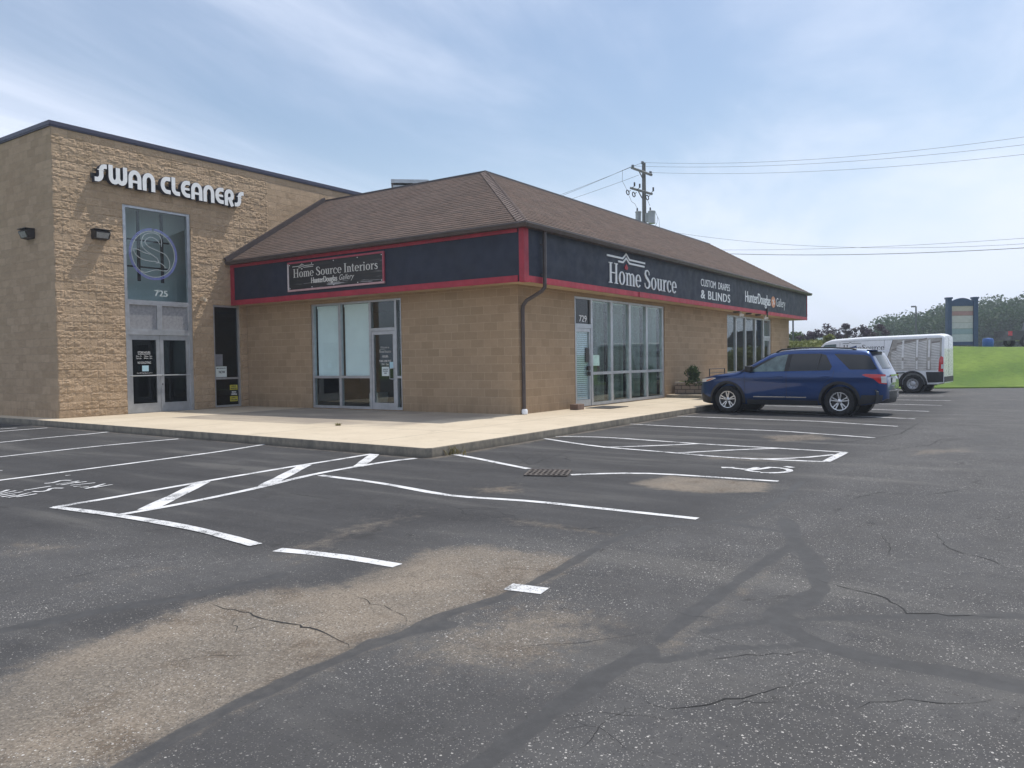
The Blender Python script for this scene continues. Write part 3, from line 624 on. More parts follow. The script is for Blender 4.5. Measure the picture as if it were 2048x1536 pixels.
for l, w in [([(405, 1203), (450, 1218), (500, 1225), (540, 1245), (590, 1250), (640, 1262), (690, 1290), (720, 1308)], .012), ([(455, 1232), (480, 1262), (520, 1252), (590, 1248)], .008), ([(985, 1020), (1025, 1032), (1042, 1044)], .012), ([(1080, 1052), (1160, 1058), (1290, 1050)], .008),
             ([(1640, 1160), (1700, 1180), (1760, 1190), (1820, 1226), (1900, 1232), (2048, 1236)], .012), ([(1640, 1190), (1720, 1183)], .006), ([(1280, 1400), (1340, 1420), (1400, 1410), (1480, 1395), (1560, 1378), (1680, 1362)], .010), ([(1330, 1420), (1350, 1405), (1330, 1390)], .006),
             ([(1400, 1322), (1500, 1312), (1600, 1305), (1680, 1312)], .008), ([(560, 985), (620, 992), (680, 1000)], .012), ([(400, 1085), (412, 1095), (418, 1102)], .012), ([(1800, 1130), (1780, 1100), (1765, 1060)], .006), ([(800, 1275), (840, 1300), (900, 1310)], .006),
             ([(1440, 872), (1520, 880), (1640, 890), (1700, 884), (1800, 868), (1840, 845)], .02), ([(1840, 845), (1880, 852), (1990, 850)], .02), ([(1740, 905), (1860, 890), (1880, 880), (1990, 878)], .02), ([(1020, 905), (1060, 930), (1100, 915), (1150, 900)], .012), ([(860, 915), (1000, 895), (1100, 880)], .01), ([(1300, 1210), (1430, 1240), (1520, 1250)], .006), ([(1080, 1440), (1180, 1425), (1290, 1430), (1380, 1452)], .005), ([(1700, 1420), (1800, 1400), (1930, 1410), (2040, 1390)], .006), ([(1660, 1290), (1720, 1278), (1800, 1290)], .006), ([(1690, 1000), (1760, 985), (1850, 990), (1960, 975)], .012), ([(1860, 1060), (1900, 1100), (1980, 1120), (2048, 1150)], .008), ([(100, 1160), (220, 1140), (340, 1125)], .008), ([(700, 1190), (780, 1215), (830, 1255)], .006), ([(300, 1330), (420, 1310), (560, 1318)], .004)]: crack(l, w)

# storm drain
mb = MB(); dc = Vector((-7.13, -5.2, 0)); du = Vector((.40, -.917, 0)); dv = Vector((.917, .40, 0))
gfn = lambda u, v, d: tuple(dc+du*u*.86+dv*v*.8+Vector((0, 0, -.150+d)))
g = thing('storm_drain', (dc.x, dc.y, -.15), 'rusty slotted storm drain grate set in the asphalt where a parking line breaks off', 'drain')
mb.prism([(-.30, -.31), (.30, -.31), (.30, .31), (-.30, .31)], gfn, .001, .003); mb.build('drain_hole', black_m, g)
mb = MB(); irons = plain('rusty_iron', (.105, .09, .08), .7, metal=.3, var=.3, scale=9)
for i in range(9): u = -.30+i*.6/8; mb.prism([(u-.016, -.31), (u+.016, -.31), (u+.016, .31), (u-.016, .31)], gfn, .003, .016)
for i in range(5): v = -.31+i*.62/4; mb.prism([(-.3, v-.024), (.3, v-.024), (.3, v+.024), (-.3, v+.024)], gfn, .004, .018)
mb.build('grate', irons, g)

# raised pavement with kerb
poly = [(-6.63, -2.73), (-6.55, -2.80), (24.6, -2.80), (24.6, .06), (.06, .06), (.06, D+.06), (-5.6, D+.06), (-5.6, 34), (-6.0, 34), (-6.12, 11), (-6.42, 3)]
bm = bmesh.new(); vs = [bm.verts.new((x, y, 0)) for x, y in poly]; f = bm.faces.new(vs)
if f.normal.z < 0: f.normal_flip()
r_ = bmesh.ops.extrude_face_region(bm, geom=[f]); 
for v in [e for e in r_['geom'] if isinstance(e, bmesh.types.BMVert)]: v.co.z = -.3
bm.normal_update(); te = [e for e in bm.edges if all(abs(v.co.z) < 1e-6 for v in e.verts)]
bmesh.ops.bevel(bm, geom=te, offset=.02, segments=2, affect='EDGES', profile=.6); bmesh.ops.recalc_face_normals(bm, faces=bm.faces[:])
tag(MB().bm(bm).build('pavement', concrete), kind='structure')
tag(MB().box(8.75, 14.6, -1.75, .03, -.02, .10, .012).build('raised_step', concrete), kind='structure')
# ------------------------------------------------------------------ buildings
def fbox(mb, fn, u0, u1, v0, v1, d0, d1): return mb.prism([(u0, v0), (u1, v0), (u1, v1), (u0, v1)], fn, d0, d1)
def wall(mb, fn, u0, u1, v0, v1, openings, du, disp=None, thick=.2):
    """outer skin on a grid, with openings (ua,ub,va,vb), reveals and an inner skin"""
    def cuts(a, b, extra):
        xs = sorted({round(x, 4) for x in [a, b]+extra if a-1e-6 <= x <= b+1e-6}); out = []
        for p, q_ in zip(xs[:-1], xs[1:]):
            n = max(1, int(math.ceil((q_-p)/du))); out += [p+(q_-p)*i/n for i in range(n)]
        return out+[xs[-1]]
    us = cuts(u0, u1, [x for o in openings for x in o[:2]]); vs = cuts(v0, v1, [x for o in openings for x in o[2:]])
    ids = {}
    def vid(i, j):
        if (i, j) not in ids:
            u, v = us[i], vs[j]; d = 0
            if disp and u0 < u < u1: d = disp(u, v)
            ids[i, j] = len(mb.v); mb.v.append(fn(u, v, d))
        return ids[i, j]
    for i in range(len(us)-1):
        for j in range(len(vs)-1):
            cu, cv = (us[i]+us[i+1])/2, (vs[j]+vs[j+1])/2
            if any(o[0] < cu < o[1] and o[2] < cv < o[3] for o in openings): continue
            mb.f.append((vid(i, j), vid(i+1, j), vid(i+1, j+1), vid(i, j+1)))
    for a, b, c, d in openings:
        for p, q_ in (((a, c), (a, d)), ((a, d), (b, d)), ((b, d), (b, c)), ((b, c), (a, c))):
            mb.add([fn(*p, .012), fn(*q_, .012), fn(*q_, -thick), fn(*p, -thick)], [(0, 1, 2, 3)])
def face_fix(ob):
    bm = bmesh.new(); bm.from_mesh(ob.data); bmesh.ops.recalc_face_normals(bm, faces=bm.faces[:]); bm.to_mesh(ob.data); bm.free()

# ---- taller split-face shop
swan = thing('shop_building', (1.5, D+6, 0), 'tall tan split-face block shop with a flat roof and a narrow full-height glass entrance', 'building')
fS = planeY(D)
XA, XB = -3.90, -1.87                      # entrance
NW0, NW1 = -1.19, -.26                     # narrow window
def sdisp(u, v):
    r_ = math.floor(v/.2032); k = math.floor((u+(.2032 if r_ % 2 else 0))/.4064); fv = v/.2032-r_; fu = (u+(.2032 if r_ % 2 else 0))/.4064-k
    e = min(1, min(fv, 1-fv)*9)*min(1, min(fu, 1-fu)*16)
    flat = 1. if (k*7+r_*13) % 11 > 1 else .35
    return e*flat*(.011+.016*mnoise.noise((u*7+k*3.1, v*12+r_*1.7, 2.))+.016*mnoise.noise((u*20, v*30, r_*1.)))
mb = MB(); wall(mb, fS, -LSW, .9, 0, HSW-.10, [(XA, XB, 0, 5.67), (NW0, NW1, .02, 3.10)], .03, sdisp); w1 = mb.build('wall', swan_block, swan)
mb = MB(); wall(mb, fS, .9, 14, 0, HSW-.10, [], .12, lambda u, v: .01*mnoise.noise((u*6, v*9, 0)))
# side wall facing the left lot (seen to +X)
fL = lambda u, v, d: (-LSW-d, -u, v)
wall(mb, fL, -(D+16), -D, 0, HSW-.10, [], .1, lambda u, v: .008*mnoise.noise((u*6, v*9, 3)))
mb.add([(14, D, 0), (14, D+16, 0), (14, D+16, HSW-.10), (14, D, HSW-.10), (-LSW, D+16, 0), (-LSW, D+16, HSW-.10)], [(0, 1, 2, 3), (1, 4, 5, 2)])
mb.add([(-LSW+.02, D+.02, HSW-.2), (14, D+.02, HSW-.2), (14, D+16, HSW-.2), (-LSW+.02, D+16, HSW-.2)], [(0, 1, 2, 3)])
mb.build('side_wall', swan_block, swan)
mb = MB(); zt_ = HSW
mb.box(-LSW-.05, 14.05, D-.05, D+.16, zt_-.10, zt_); mb.box(-LSW-.05, -LSW+.16, D+.16, D+16, zt_-.10, zt_); mb.box(-LSW-.035, 14.0, D-.035, D+.1, zt_-.135, zt_-.098); mb.box(-LSW-.035, -LSW+.1, D+.1, D+16, zt_-.135, zt_-.098)
mb.build('parapet_cap', cap_m, swan)
# entrance: aluminium frame, one tall pane, two film panes, two doors
def frame_bars(name, bars, fn, parent, d0=-.12, d1=-.02, mat=alu):
    mb = MB()
    for i, (a, b, c, d) in enumerate(bars): fbox(mb, fn, a, b, c, d, d0, d1-(i % 3)*.002)
    return mb.build(name, mat, parent)
def pane(fn, a, b, c, d, parent, mat, dep=-.07, name='window_pane'):
    mb = MB(); fbox(mb, fn, a, b, c, d, dep-.006, dep); return mb.build(name, mat, parent)
xm = (XA+XB)/2
ef = frame_bars('window_frame', [(XA, XA+.10, 0, 5.67), (XB-.10, XB, 0, 5.67), (XA+.1, XB-.1, 5.60, 5.67), (XA+.1, XB-.1, 3.02, 3.11), (XA+.1, XB-.1, 2.155, 2.27), (xm-.035, xm+.035, 2.27, 3.02),
    (XA+.10, XA+.14, 2.27, 3.02), (xm-.075, xm-.035, 2.27, 3.02), (XA+.14, xm-.075, 2.27, 2.31), (XA+.14, xm-.075, 2.98, 3.02), (xm+.035, xm+.075, 2.27, 3.02), (XB-.14, XB-.1, 2.27, 3.02), (xm+.075, XB-.14, 2.27, 2.31), (xm+.075, XB-.14, 2.98, 3.02)], fS, swan)
pane(fS, XA+.1, XB-.1, 3.11, 5.60, ef, glass_mat('upper_pane_glass', (.95, .975, .975), .6))
pane(fS, XA+.14, xm-.075, 2.31, 2.98, ef, frost); pane(fS, xm+.075, XB-.14, 2.31, 2.98, ef, frost)
mb = MB(); text(mb, '725', -2.99, -2.60, 3.25, 3.415, fS, -.062, bold=.006); mb.build('house_number', plain('frosted_vinyl', (.52, .56, .55), .7, var=0), ef)
for k, (a, b) in enumerate(((XA+.1, xm-.004), (xm+.004, XB-.1))):
    mb = MB()
    for bx in [(a, a+.105, .0, 2.15), (b-.105, b, 0, 2.15), (a+.105, b-.105, 0, .24), (a+.105, b-.105, 2.02, 2.15)]: fbox(mb, fS, *bx, -.11, -.05)
    d_ = mb.build('door', alu, swan)
    pane(fS, a+.105, b-.105, .24, 2.02, d_, glass_dark, -.08, 'door_glass')
    mb = MB(); fbox(mb, fS, a+.105, b-.105, .235, .262, -.078, -.045); mb.build('glass_stop', alu, d_)
    mb = MB(); z = 1.03; mb.tube([fS(a+.03, z, -.05), fS(a+.03, z, .03), fS(b-.03, z, .03), fS(b-.03, z, -.05)], .017, 8); mb.build('push_bar', galv, d_, smooth=True)
    if k == 0:
        mb = MB(); c = (a+b)/2-.0
        mb = MB(); text(mb, 'STORE HOURS', c-.18, c+.18, 1.64, 1.70, fS, -.072); mb.build('door_lettering', sign_white, d_); mb = MB(); fbox(mb, fS, c-.18, c+.18, 1.615, 1.622, -.073, -.072); mb.build('door_lettering', sign_white, d_); mb = MB(); text(mb, 'Mon - Fri     7:00am - 7pm', c-.23, c+.23, 1.55, 1.585, fS, -.072); mb.build('door_lettering', sign_white, d_); mb = MB(); text(mb, 'Saturday      8:00am - 5pm', c-.23, c+.23, 1.495, 1.53, fS, -.072); mb.build('door_lettering', sign_white, d_); mb = MB(); text(mb, 'NO SOLICITING', c-.19, c+.19, 1.36, 1.42, fS, -.072); mb.build('door_lettering', sign_white, d_); mb = MB(); text(mb, 'Over 50 Years Service to You', c-.22, c+.22, 1.09, 1.12, fS, -.072); mb.build('door_lettering', sign_white, d_)
    else:
        mb = MB(); mb.lathe([(0, .012), (.018, .012), (.02, 0)], fS(a+.05, .78, -.05), (0, -1, 0), 12); mb.build('lock_cylinder', bronze, d_)
c = (XA+.1+xm)/2
mb = MB(); fbox(mb, fS, c-.07, c+.12, 1.15, 1.31, -.074, -.071); tag(place_mesh(mb.build('paper_notice', paper_b)), 'small pale green certificate taped inside the left glass entrance door under the hours', 'notice')
# narrow corner window
nf = frame_bars('window_frame', [(NW0, NW0+.06, .02, 3.1), (NW1-.06, NW1, .02, 3.1), (NW0+.06, NW1-.06, 3.04, 3.1), (NW0+.06, NW1-.06, .02, .08), (NW0+.06, NW1-.06, .86, .92)], fS, swan)
pane(fS, NW0+.06, NW1-.06, .92, 3.04, nf, glass_dark); pane(fS, NW0+.06, NW1-.06, .08, .86, nf, glass_dark)
def sheet(name, fn, a, b, c, d, dep, mat, label, lines=(), cat='notice', group=None, lm=ink):
    t = thing(name, fn((a+b)/2, c, dep), label, cat, group); mb = MB(); fbox(mb, fn, a, b, c, d, dep-.002, dep); mb.build('sheet', mat, t)
    if lines:
        mb = MB()
        for s_, x0, x1, z0, z1 in lines: text(mb, s_, a+(b-a)*x0, a+(b-a)*x1, c+(d-c)*z0, c+(d-c)*z1, fn, dep+.002, bold=.003)
        mb.build('lettering', lm, t)
    return t
sheet('paper_notice', fS, -1.11, -.72, .93, 1.25, -.064, paper, 'white sheet with dark lettering on the sill of the narrow corner window', [('NOW', .3, .85, .35, .6), ('PRICE REDUCED', .1, .9, .78, .88)])
sheet('paper_notice', fS, -1.12, -.85, 1.27, 1.62, -.066, plain('grey_paper', (.22, .22, .24), .8), 'faded grey sheet above the white one in the narrow corner window')
sheet('paper_notice', fS, -.62, -.35, .53, .68, -.064, yellow_p, 'yellow HELP WANTED sticker, topmost of three in the lower narrow window', [('HELP', .2, .8, .56, .86), ('WANTED', .08, .92, .12, .42)])
sheet('paper_notice', fS, -.60, -.36, .36, .505, -.064, ink, 'black NOW HIRING sticker between two yellow ones in the narrow window', [('NOW', .2, .8, .56, .88), ('HIRING', .08, .92, .1, .42)], lm=sign_white)
sheet('paper_notice', fS, -.62, -.35, .18, .335, -.064, yellow_p, 'yellow APPLY WITHIN sticker, lowest of three in the narrow window', [('APPLY', .15, .85, .56, .86), ('WITHIN', .1, .9, .12, .42)])
# interior seen through the glass
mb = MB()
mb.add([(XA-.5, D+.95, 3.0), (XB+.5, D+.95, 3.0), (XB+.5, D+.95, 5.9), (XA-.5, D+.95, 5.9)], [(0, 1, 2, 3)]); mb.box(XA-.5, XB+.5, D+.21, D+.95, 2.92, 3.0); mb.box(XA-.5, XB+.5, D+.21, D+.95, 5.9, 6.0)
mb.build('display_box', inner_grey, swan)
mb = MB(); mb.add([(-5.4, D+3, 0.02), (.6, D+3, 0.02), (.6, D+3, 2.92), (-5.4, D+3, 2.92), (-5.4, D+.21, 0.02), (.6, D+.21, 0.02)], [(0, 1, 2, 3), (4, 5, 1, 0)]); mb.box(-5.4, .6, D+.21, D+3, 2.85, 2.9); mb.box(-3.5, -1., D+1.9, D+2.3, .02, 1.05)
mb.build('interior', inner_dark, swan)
mb = MB(); mb.box(-1.62, -1.55, D-.16, D+.02, 3.18, 3.30); mb.lathe([(.0, 0), (.05, 0), (.05, .1), (0, .1)], (-1.58, D-.2, 3.24), (0, -.3, -1), 10); b = mb.build('wall_spotlight', plain('tan_fixture', (.52, .42, .30), .5)); tag(place_mesh(b), 'small tan spotlight bracket on the block pier right of the glass doors', 'light')

# neon swan behind the tall pane
nb_ = thing('neon_sign', (-2.95, D+.30, 4.2), 'round neon tube sign with a swan outline hung on black bars behind the tall pane', 'neon sign')
fN = planeY(D+.30); mb = MB()
def npt(x, y): p = PY(x, y, D+.3); return (p.x, p.z)
K = lambda zx, zy: npt(240+zx*160/1117, 400+zy*220/1536)   # zoomed picture coordinates
for a, b in (((262, 150), (275, 1130)), ((590, 200), (602, 1160))):
    (x0, z1), (x1, z0) = K(*a), K(*b); xc = (x0+x1)/2; fbox(mb, fN, xc-.042, xc+.042, z0, z1, -.06, -.03)
for a, b in (((120, 538), (700, 608)), ((125, 912), (690, 970))):
    (x0, z0), (x1, z1) = K(*a), K(*b); zc = (z0+z1)/2; fbox(mb, fN, x0, x1, zc-.022, zc+.022, -.09, -.061)
mb.build('support_bar', black_m, nb_)
(xl, zl), (xr, zr_), (xt, ztp), (xb, zb_) = K(125, 720), K(795, 790), K(450, 405), K(490, 1110)
cxn, czn, rn = (xl+xr)/2, (ztp+zb_)/2, ((xr-xl)+(ztp-zb_))/4
for r_, mt in ((rn, neon_v), (rn-.035, neon_v), (rn-.07, neon_w)):
    mb = MB(); mb.tube([fN(x, z, .0) for x, z in arc(cxn, czn, r_, r_, 92, 448, 56)], .011, 6); mb.build('ring_tube', mt, nb_, smooth=True)
def ntube(pts):
    P = [Vector(K(*p)) for p in pts]; Q = []
    for i in range(len(P)-1):
        p0, p1, p2, p3 = P[max(0, i-1)], P[i], P[i+1], P[min(len(P)-1, i+2)]
        for k in range(6): t = k/6; Q.append(.5*((2*p1)+(p2-p0)*t+(2*p0-5*p1+4*p2-p3)*t*t+(3*p1-p0-3*p2+p3)*t**3))
    Q.append(P[-1]); mb = MB(); mb.tube([fN(q_.x, q_.y, .0) for q_ in Q], .011, 6); mb.build('swan_tube', neon_w, nb_, smooth=True)
ntube([(578, 650), (575, 560), (540, 490), (450, 458), (350, 480), (305, 550), (310, 640), (370, 710), (450, 765), (520, 820), (540, 870), (500, 880)])
ntube([(560, 620), (510, 555), (430, 518), (370, 545), (350, 590), (400, 650), (480, 690), (560, 725), (640, 770), (690, 860), (690, 950), (640, 1005)])
ntube([(180, 680), (250, 690), (330, 730), (420, 760)]); ntube([(180, 690), (230, 770), (300, 820), (400, 850), (500, 860), (590, 900), (640, 950)])
ntube([(300, 990), (360, 1010), (450, 985), (520, 975), (600, 990), (670, 985)])

# channel letters
cl_ = thing('channel_letter_sign', (-2.4, D-.02, 6.09), 'white rounded channel letters reading SWAN CLEANERS on the tall tan wall', 'sign')
zb0, zt0 = 6.085, 6.60
def letter_strokes(c):
    w = .30; h = w/2
    if c == 'S': return [[(0., .15), (.12, .15)]+arc(.16, .42, .26, .27, -90, -5, 7)+[(.42, .5), (.42, .62)]+arc(.66, .62, .24, .23, 180, 95, 7)+[(.78, .85)]], .82
    if c == 'W': return [[(.15, 1.), (.15, .42)]+arc(.385, .40, .235, .25, 180, 360, 10)+[(.62, .9)], [(.62, .44)]+arc(.855, .40, .235, .25, 180, 360, 10)+[(1.09, .42), (1.09, 1.)]], 1.24
    if c == 'A': return [[(.15, 0), (.15, .5)]+arc(.45, .52, .30, .33, 180, 90, 8)+arc(.47, .52, .28, .33, 88, 0, 8)+[(.75, .5), (.75, 0)], [(.28, .36), (.62, .36)]], .9
    if c == 'N': return [[(.15, 0), (.15, .5)]+arc(.45, .52, .30, .33, 180, 90, 8)+arc(.47, .52, .28, .33, 88, 0, 8)+[(.75, .5), (.75, 0)]], .9
    if c == 'C': return [[(.72, .85), (.5, .85)]+arc(.48, .5, .33, .35, 95, 265, 14)+[(.5, .15), (.72, .15)]], .74
    if c == 'L': return [[(.15, 1), (.15, .42)]+arc(.40, .40, .25, .25, 180, 268, 8)+[(.42, .15), (.62, .15)]], .64
    if c == 'E': return [[(.70, .85), (.5, .85)]+arc(.48, .5, .33, .35, 95, 265, 14)+[(.5, .15), (.70, .15)], [(.25, .5), (.66, .5)]], .72
    if c == 'R': return [[(.15, 0), (.15, .55)]+arc(.42, .60, .27, .25, 170, 90, 7)+arc(.44, .62, .22, .23, 88, -60, 9)+[(.44, .40), (.66, 0.)]], .8
    return [], .42
seq = 'SWAN CLEANERS'; x = 0; lay = []
for c in seq:
    st, wd = letter_strokes(c); lay.append((c, x, st)); x += wd+(.05 if c != ' ' else -.1)
tot = x-.05; u0_, u1_ = -4.71, -.13
for c, x0, st in lay:
    if c == ' ': continue
    sc_x = (u1_-u0_)/tot; H_ = zt0-zb0
    bx = MB(); fx = MB()
    for k, s_ in enumerate(st):
        pts = [(u0_+(x0+a)*sc_x, zb0+b_*H_) for a, b_ in s_]
        add_ribbon(bx, pts, .30*sc_x*1.0*(1. if k == 0 or c == 'W' else .62), fS, .05, .185-.0012*k); add_ribbon(fx, pts, (.30*sc_x*(1. if k == 0 or c == 'W' else .62))-.012, fS, .18, .192-.0012*k)
    l_ = bx.build('letter', sign_side, cl_); fx.build('letter_face', sign_white, l_)
mb = MB(); fbox(mb, fS, u0_-.02, u1_-.1, 6.20, 6.34, .012, .05); mb.build('raceway', bronze, cl_)

# wall lamps
def wall_lamp(loc, rz, label):
    t = thing('wall_lamp', loc, label, 'wall lamp', 'wall lamps on the tall tan shop', rz)
    # local: +X right, -Y out
    mb = MB(); prof = [(0, 0), (-.20, -.02), (-.23, -.06), (-.16, -.22), (0, -.24)]
    vs = [(x, y, z) for x in (-.20, .20) for y, z in prof]; mb.add(vs, [(0, 1, 2, 3, 4), (9, 8, 7, 6, 5)]+[(i, 5+i, 5+(i+1) % 5, (i+1) % 5) for i in range(5)])
    mb.box(-.22, .22, -.25, .0, .0, .02, .006); mb.build('housing', bronze, t, local=True)
    mb = MB(); mb.add([(-.17, -.232, -.072), (.17, -.232, -.072), (.15, -.172, -.21), (-.15, -.172, -.21)], [(0, 1, 2, 3)]); mb.build('lens', lens_m, t, local=True)
p = PY(190, 460, D); wall_lamp((-4.55, D, 4.86), 0, 'bronze wedge wall lamp on the sunlit wall left of the tall glass entrance')
p = PX(62, 460, -LSW); wall_lamp((-LSW, p.y, p.z), R(-90), 'bronze wedge wall lamp on the shaded side wall at the far left')

# ---- low tan shop with hipped shingle roof
home = thing('shop_building', (12, 5, 0), 'low tan painted block shop under a brown hipped shingle roof with a navy sign band', 'building')
fR, fX = planeY(0), planeXm(0)
XE = 23.73
SF = [(2.70, 8.66), (14.75, 20.72)]
mb = MB(); wall(mb, fR, 0, XE, 0, 3.14, [(a, b, .02, 3.0) for a, b in SF], 1.); mb.build('wall', home_block, home)
mb = MB(); wall(mb, fX, -D+.02, 0, 0, 3.14, [(-7.22, -3.72, .02, 3.0)], 1.); mb.build('wall', home_block, home)
mb = MB(); mb.add([(XE, 0, 0), (XE, D, 0), (XE, D, 3.14), (XE, 0, 3.14)], [(0, 1, 2, 3)]); mb.build('end_wall', home_block, home)
# block pilaster returning beside the narrow window
# soffit and sign band
mb = MB(); mb.box(-O+.03, XE+1.2, -O+.03, -.002, ZB+.01, ZB+.05); mb.box(-O+.03, -.002, 0.0, D-.02, ZB+.011, ZB+.051); mb.box(XE+.002, XE+1.2, 0, D-.02, ZB+.0115, ZB+.05)
mb.build('soffit', soffit_m, home)
XF = 24.95
mb = MB(); mb.box(-O+.012, -O+.06, -O+.06, D-.015, ZB+.012, ZT+.08); mb.build('sign_band', navy, home)
mb = MB(); mb.box(-O+.012, XF-.012, -O+.012, -O+.06, ZB+.012, ZT+.08); mb.box(XF-.06, XF-.012, -O+.06, D, ZB+.012, ZT+.08); mb.build('sign_band', navy, home)
mb = MB(); a = -O-.012; b = -O+.04
mb.box(a, b, -O+.17, D-.18, ZB+.002, ZB+.15); mb.box(a, b, -O+.17, D-.18, 4.235, ZT+.06); mb.box(a-.002, b, D-.18, D-.012, ZB, ZT+.06)
mb.build('trim_board', red_t, home)
mb = MB(); mb.box(-O-.02, -O+.17, -O-.02, -O+.12, ZB-.01, ZT+.07); mb.build('corner_post', red_t, home)
mb = MB(); mb.box(-O+.17, XF, -O-.012, -O+.04, ZB+.002, ZB+.145); x0, x1 = PY(1277, 600, -O).x, PY(1341, 610, -O).x; mb.box(x0, x1, -O-.035, -O-.013, ZB-.002, ZB+.15)
mb.box(XF-.05, XF+.01, -O-.014, -O+.03, ZB+.146, ZT+.06); mb.build('trim_board', red_t, home)
# roof
EX, RT, ZE, ZR = -.66, 3.29, 4.42, 6.86; EX2, RT2 = 25.12, 21.95
sl_len = math.hypot(RT-EX, ZR-ZE); rows = 32
def slope(fn_pt, fn_ends, name):
    v, f, uvs = [], [], []
    for i in range(rows):
        t0, t1 = i/rows, (i+1.0)/rows; (a0, b0), (a1, b1) = fn_ends(t0), fn_ends(t1); n = max(2, int((b0-a0)/.3))
        base = len(v)
        for row, (t, lift) in enumerate(((t0, .012), (t1, .002))):
            for k in range(n+1):
                u = (a0+(b0-a0)*k/n) if row == 0 else (a1+(b1-a1)*k/n)
                p = fn_pt(t, u); j = (random.uniform(-.003, .003) if row == 0 else 0)
                v.append((p[0], p[1], p[2]+lift+j)); uvs.append((u, t*sl_len))
        for k in range(n): f.append((base+k, base+k+1, base+n+1+k+1, base+n+1+k))
        # butt edge
        if i: pass
        b2 = len(v)
        for k in range(n+1): u = a0+(b0-a0)*k/n; p = fn_pt(t0, u); v.append((p[0], p[1], p[2]-.004)); uvs.append((u, t0*sl_len-.002))
        for k in range(n): f.append((b2+k, b2+k+1, base+k+1, base+k))
    m_ = MB(); m_.v, m_.f = v, f; o = m_.build(name, shingle, home); l = o.data.uv_layers.new(name='UVMap')
    li = np.empty(len(o.data.loops), int); o.data.loops.foreach_get('vertex_index', li); l.data.foreach_set('uv', np.array(uvs, dtype=np.float32)[li].ravel()); return o
lerp = lambda a, b, t: a+(b-a)*t
slope(lambda t, u: (lerp(EX, RT, t), u, lerp(ZE, ZR, t)), lambda t: (lerp(EX, RT, t), D-.01), 'roof_slope')
slope(lambda t, u: (u, lerp(EX, RT, t), lerp(ZE, ZR, t)), lambda t: (lerp(EX, RT, t), lerp(EX2, RT2, t)), 'roof_slope')
slope(lambda t, u: (lerp(EX2, RT2, t), u, lerp(ZE, ZR, t)), lambda t: (lerp(EX, RT, t), D), 'roof_slope')
mb = MB(); mb.add([(RT, RT, ZR-.25), (RT2, RT, ZR-.25), (RT2, D+6, ZR-.25), (RT, D+6, ZR-.25)], [(0, 1, 2, 3)]); mb.build('flat_roof', gutter_m, home)
mb = MB(); mb.box(RT-.02, RT+.14, RT-.02, D-.02, ZR-.26, ZR+.05); mb.box(RT+.14, RT2-.14, RT-.021, RT+.139, ZR-.26, ZR+.0495); mb.box(RT2-.14, RT2+.02, RT-.02, D, ZR-.26, ZR+.0505); mb.build('roof_edge', gutter_m, home)
hipm = plain('hip_shingle', (.15, .112, .096), .95, var=.3, scale=9, bmp=.4, bscale=200)
for (p0, p1, sx) in ((Vector((EX, EX, ZE)), Vector((RT, RT, ZR)), 1), (Vector((EX2, EX, ZE)), Vector((RT2, RT, ZR)), -1)):
    dr = (p1-p0); n = 34; mb = MB()
    w1_ = Vector((-.7071*sx*1, .7071, -.44)).normalized()*.16; w2_ = Vector((.7071*sx, -.7071, -.44)).normalized()*.16
    for i in range(n):
        a = p0+dr*(i/n); b = p0+dr*((i+1.15)/n); la = Vector((0, 0, .034)); lb = Vector((0, 0, .022))
        mb.add([a+w1_+la, a+la+Vector((0, 0, .012)), a+w2_+la, b+w1_+lb, b+lb, b+w2_+lb, a+w1_, a, a+w2_], [(0, 1, 4, 3), (1, 2, 5, 4), (0, 6, 7, 1), (1, 7, 8, 2)])
    mb.build('hip_cap', hipm, home)
# rake flashing against the tall wall
mb = MB(); n = Vector((ZE-ZR, 0, RT-EX)).normalized(); p0 = Vector((EX-.06, D-.1, ZE-.02)); p1 = Vector((RT, D-.1, ZR+.0))
for a, b in ((p0, p1),):
    vs = [a, b, b+n*.14, a+n*.14]; mb.add(vs+[v+Vector((0, .09, 0)) for v in vs], [(3, 2, 1, 0), (4, 5, 6, 7), (0, 1, 5, 4), (2, 3, 7, 6), (1, 2, 6, 5), (3, 0, 4, 7)])
mb.build('rake_board', gutter_m, home)
# gutters: K profile swept along both eaves
gp = [(0, -.10), (.075, -.10), (.10, -.045), (.115, -.03), (.115, .01), (.10, .01), (.10, -.02), (0, -.02)]
mb = MB(); e = EX+.01
def sweep(mb, ring_a, ring_b):
    n = len(ring_a); mb.add(ring_a+ring_b, [(i, (i+1) % n, n+(i+1) % n, n+i) for i in range(n)]+[tuple(range(n-1, -1, -1)), tuple(range(n, 2*n))])
sweep(mb, [(e-x, e-x, ZE+z) for x, z in gp], [(e-x, D-.02, ZE+z) for x, z in gp]); mb.build('gutter', gutter_m, home)
mb = MB(); sweep(mb, [(e-x, e-x, ZE+z) for x, z in gp], [(EX2+.03, e-x, ZE+z) for x, z in gp]); mb.build('gutter', gutter_m, home)
mb = MB(); mb.box(e-.0, -O+.011, e, D-.02, ZE-.10, ZE-.02); mb.box(-O+.011, EX2, e, -O+.011, ZE-.1, ZE-.021); mb.build('eave_board', gutter_m, home)
# downspout
mb = MB(); yf = -O-.075
mb.tube([(.23, yf, 4.33), (.22, yf, 3.18), (.215, yf, 3.02), (.20, yf+.08, 2.92), (.14, -.16, 2.72), (.11, -.075, 2.60), (.11, -.065, 2.45), (.115, -.065, .09)], .047, 10)
for z in (4.0, 3.3): mb.box(.16, .29, -O-.02, -O+.02, z, z+.03)
dsp = mb.build('downspout', gutter_m, home, smooth=True)
mb = MB(); mb.lathe([(.06, 0), (.075, .01), (.075, .1), (.055, .13), (.0, .13)], (.115, -.075, 0), (0, 0, 1), 16); mb.build('drain_collar', white_p, dsp, smooth=True)
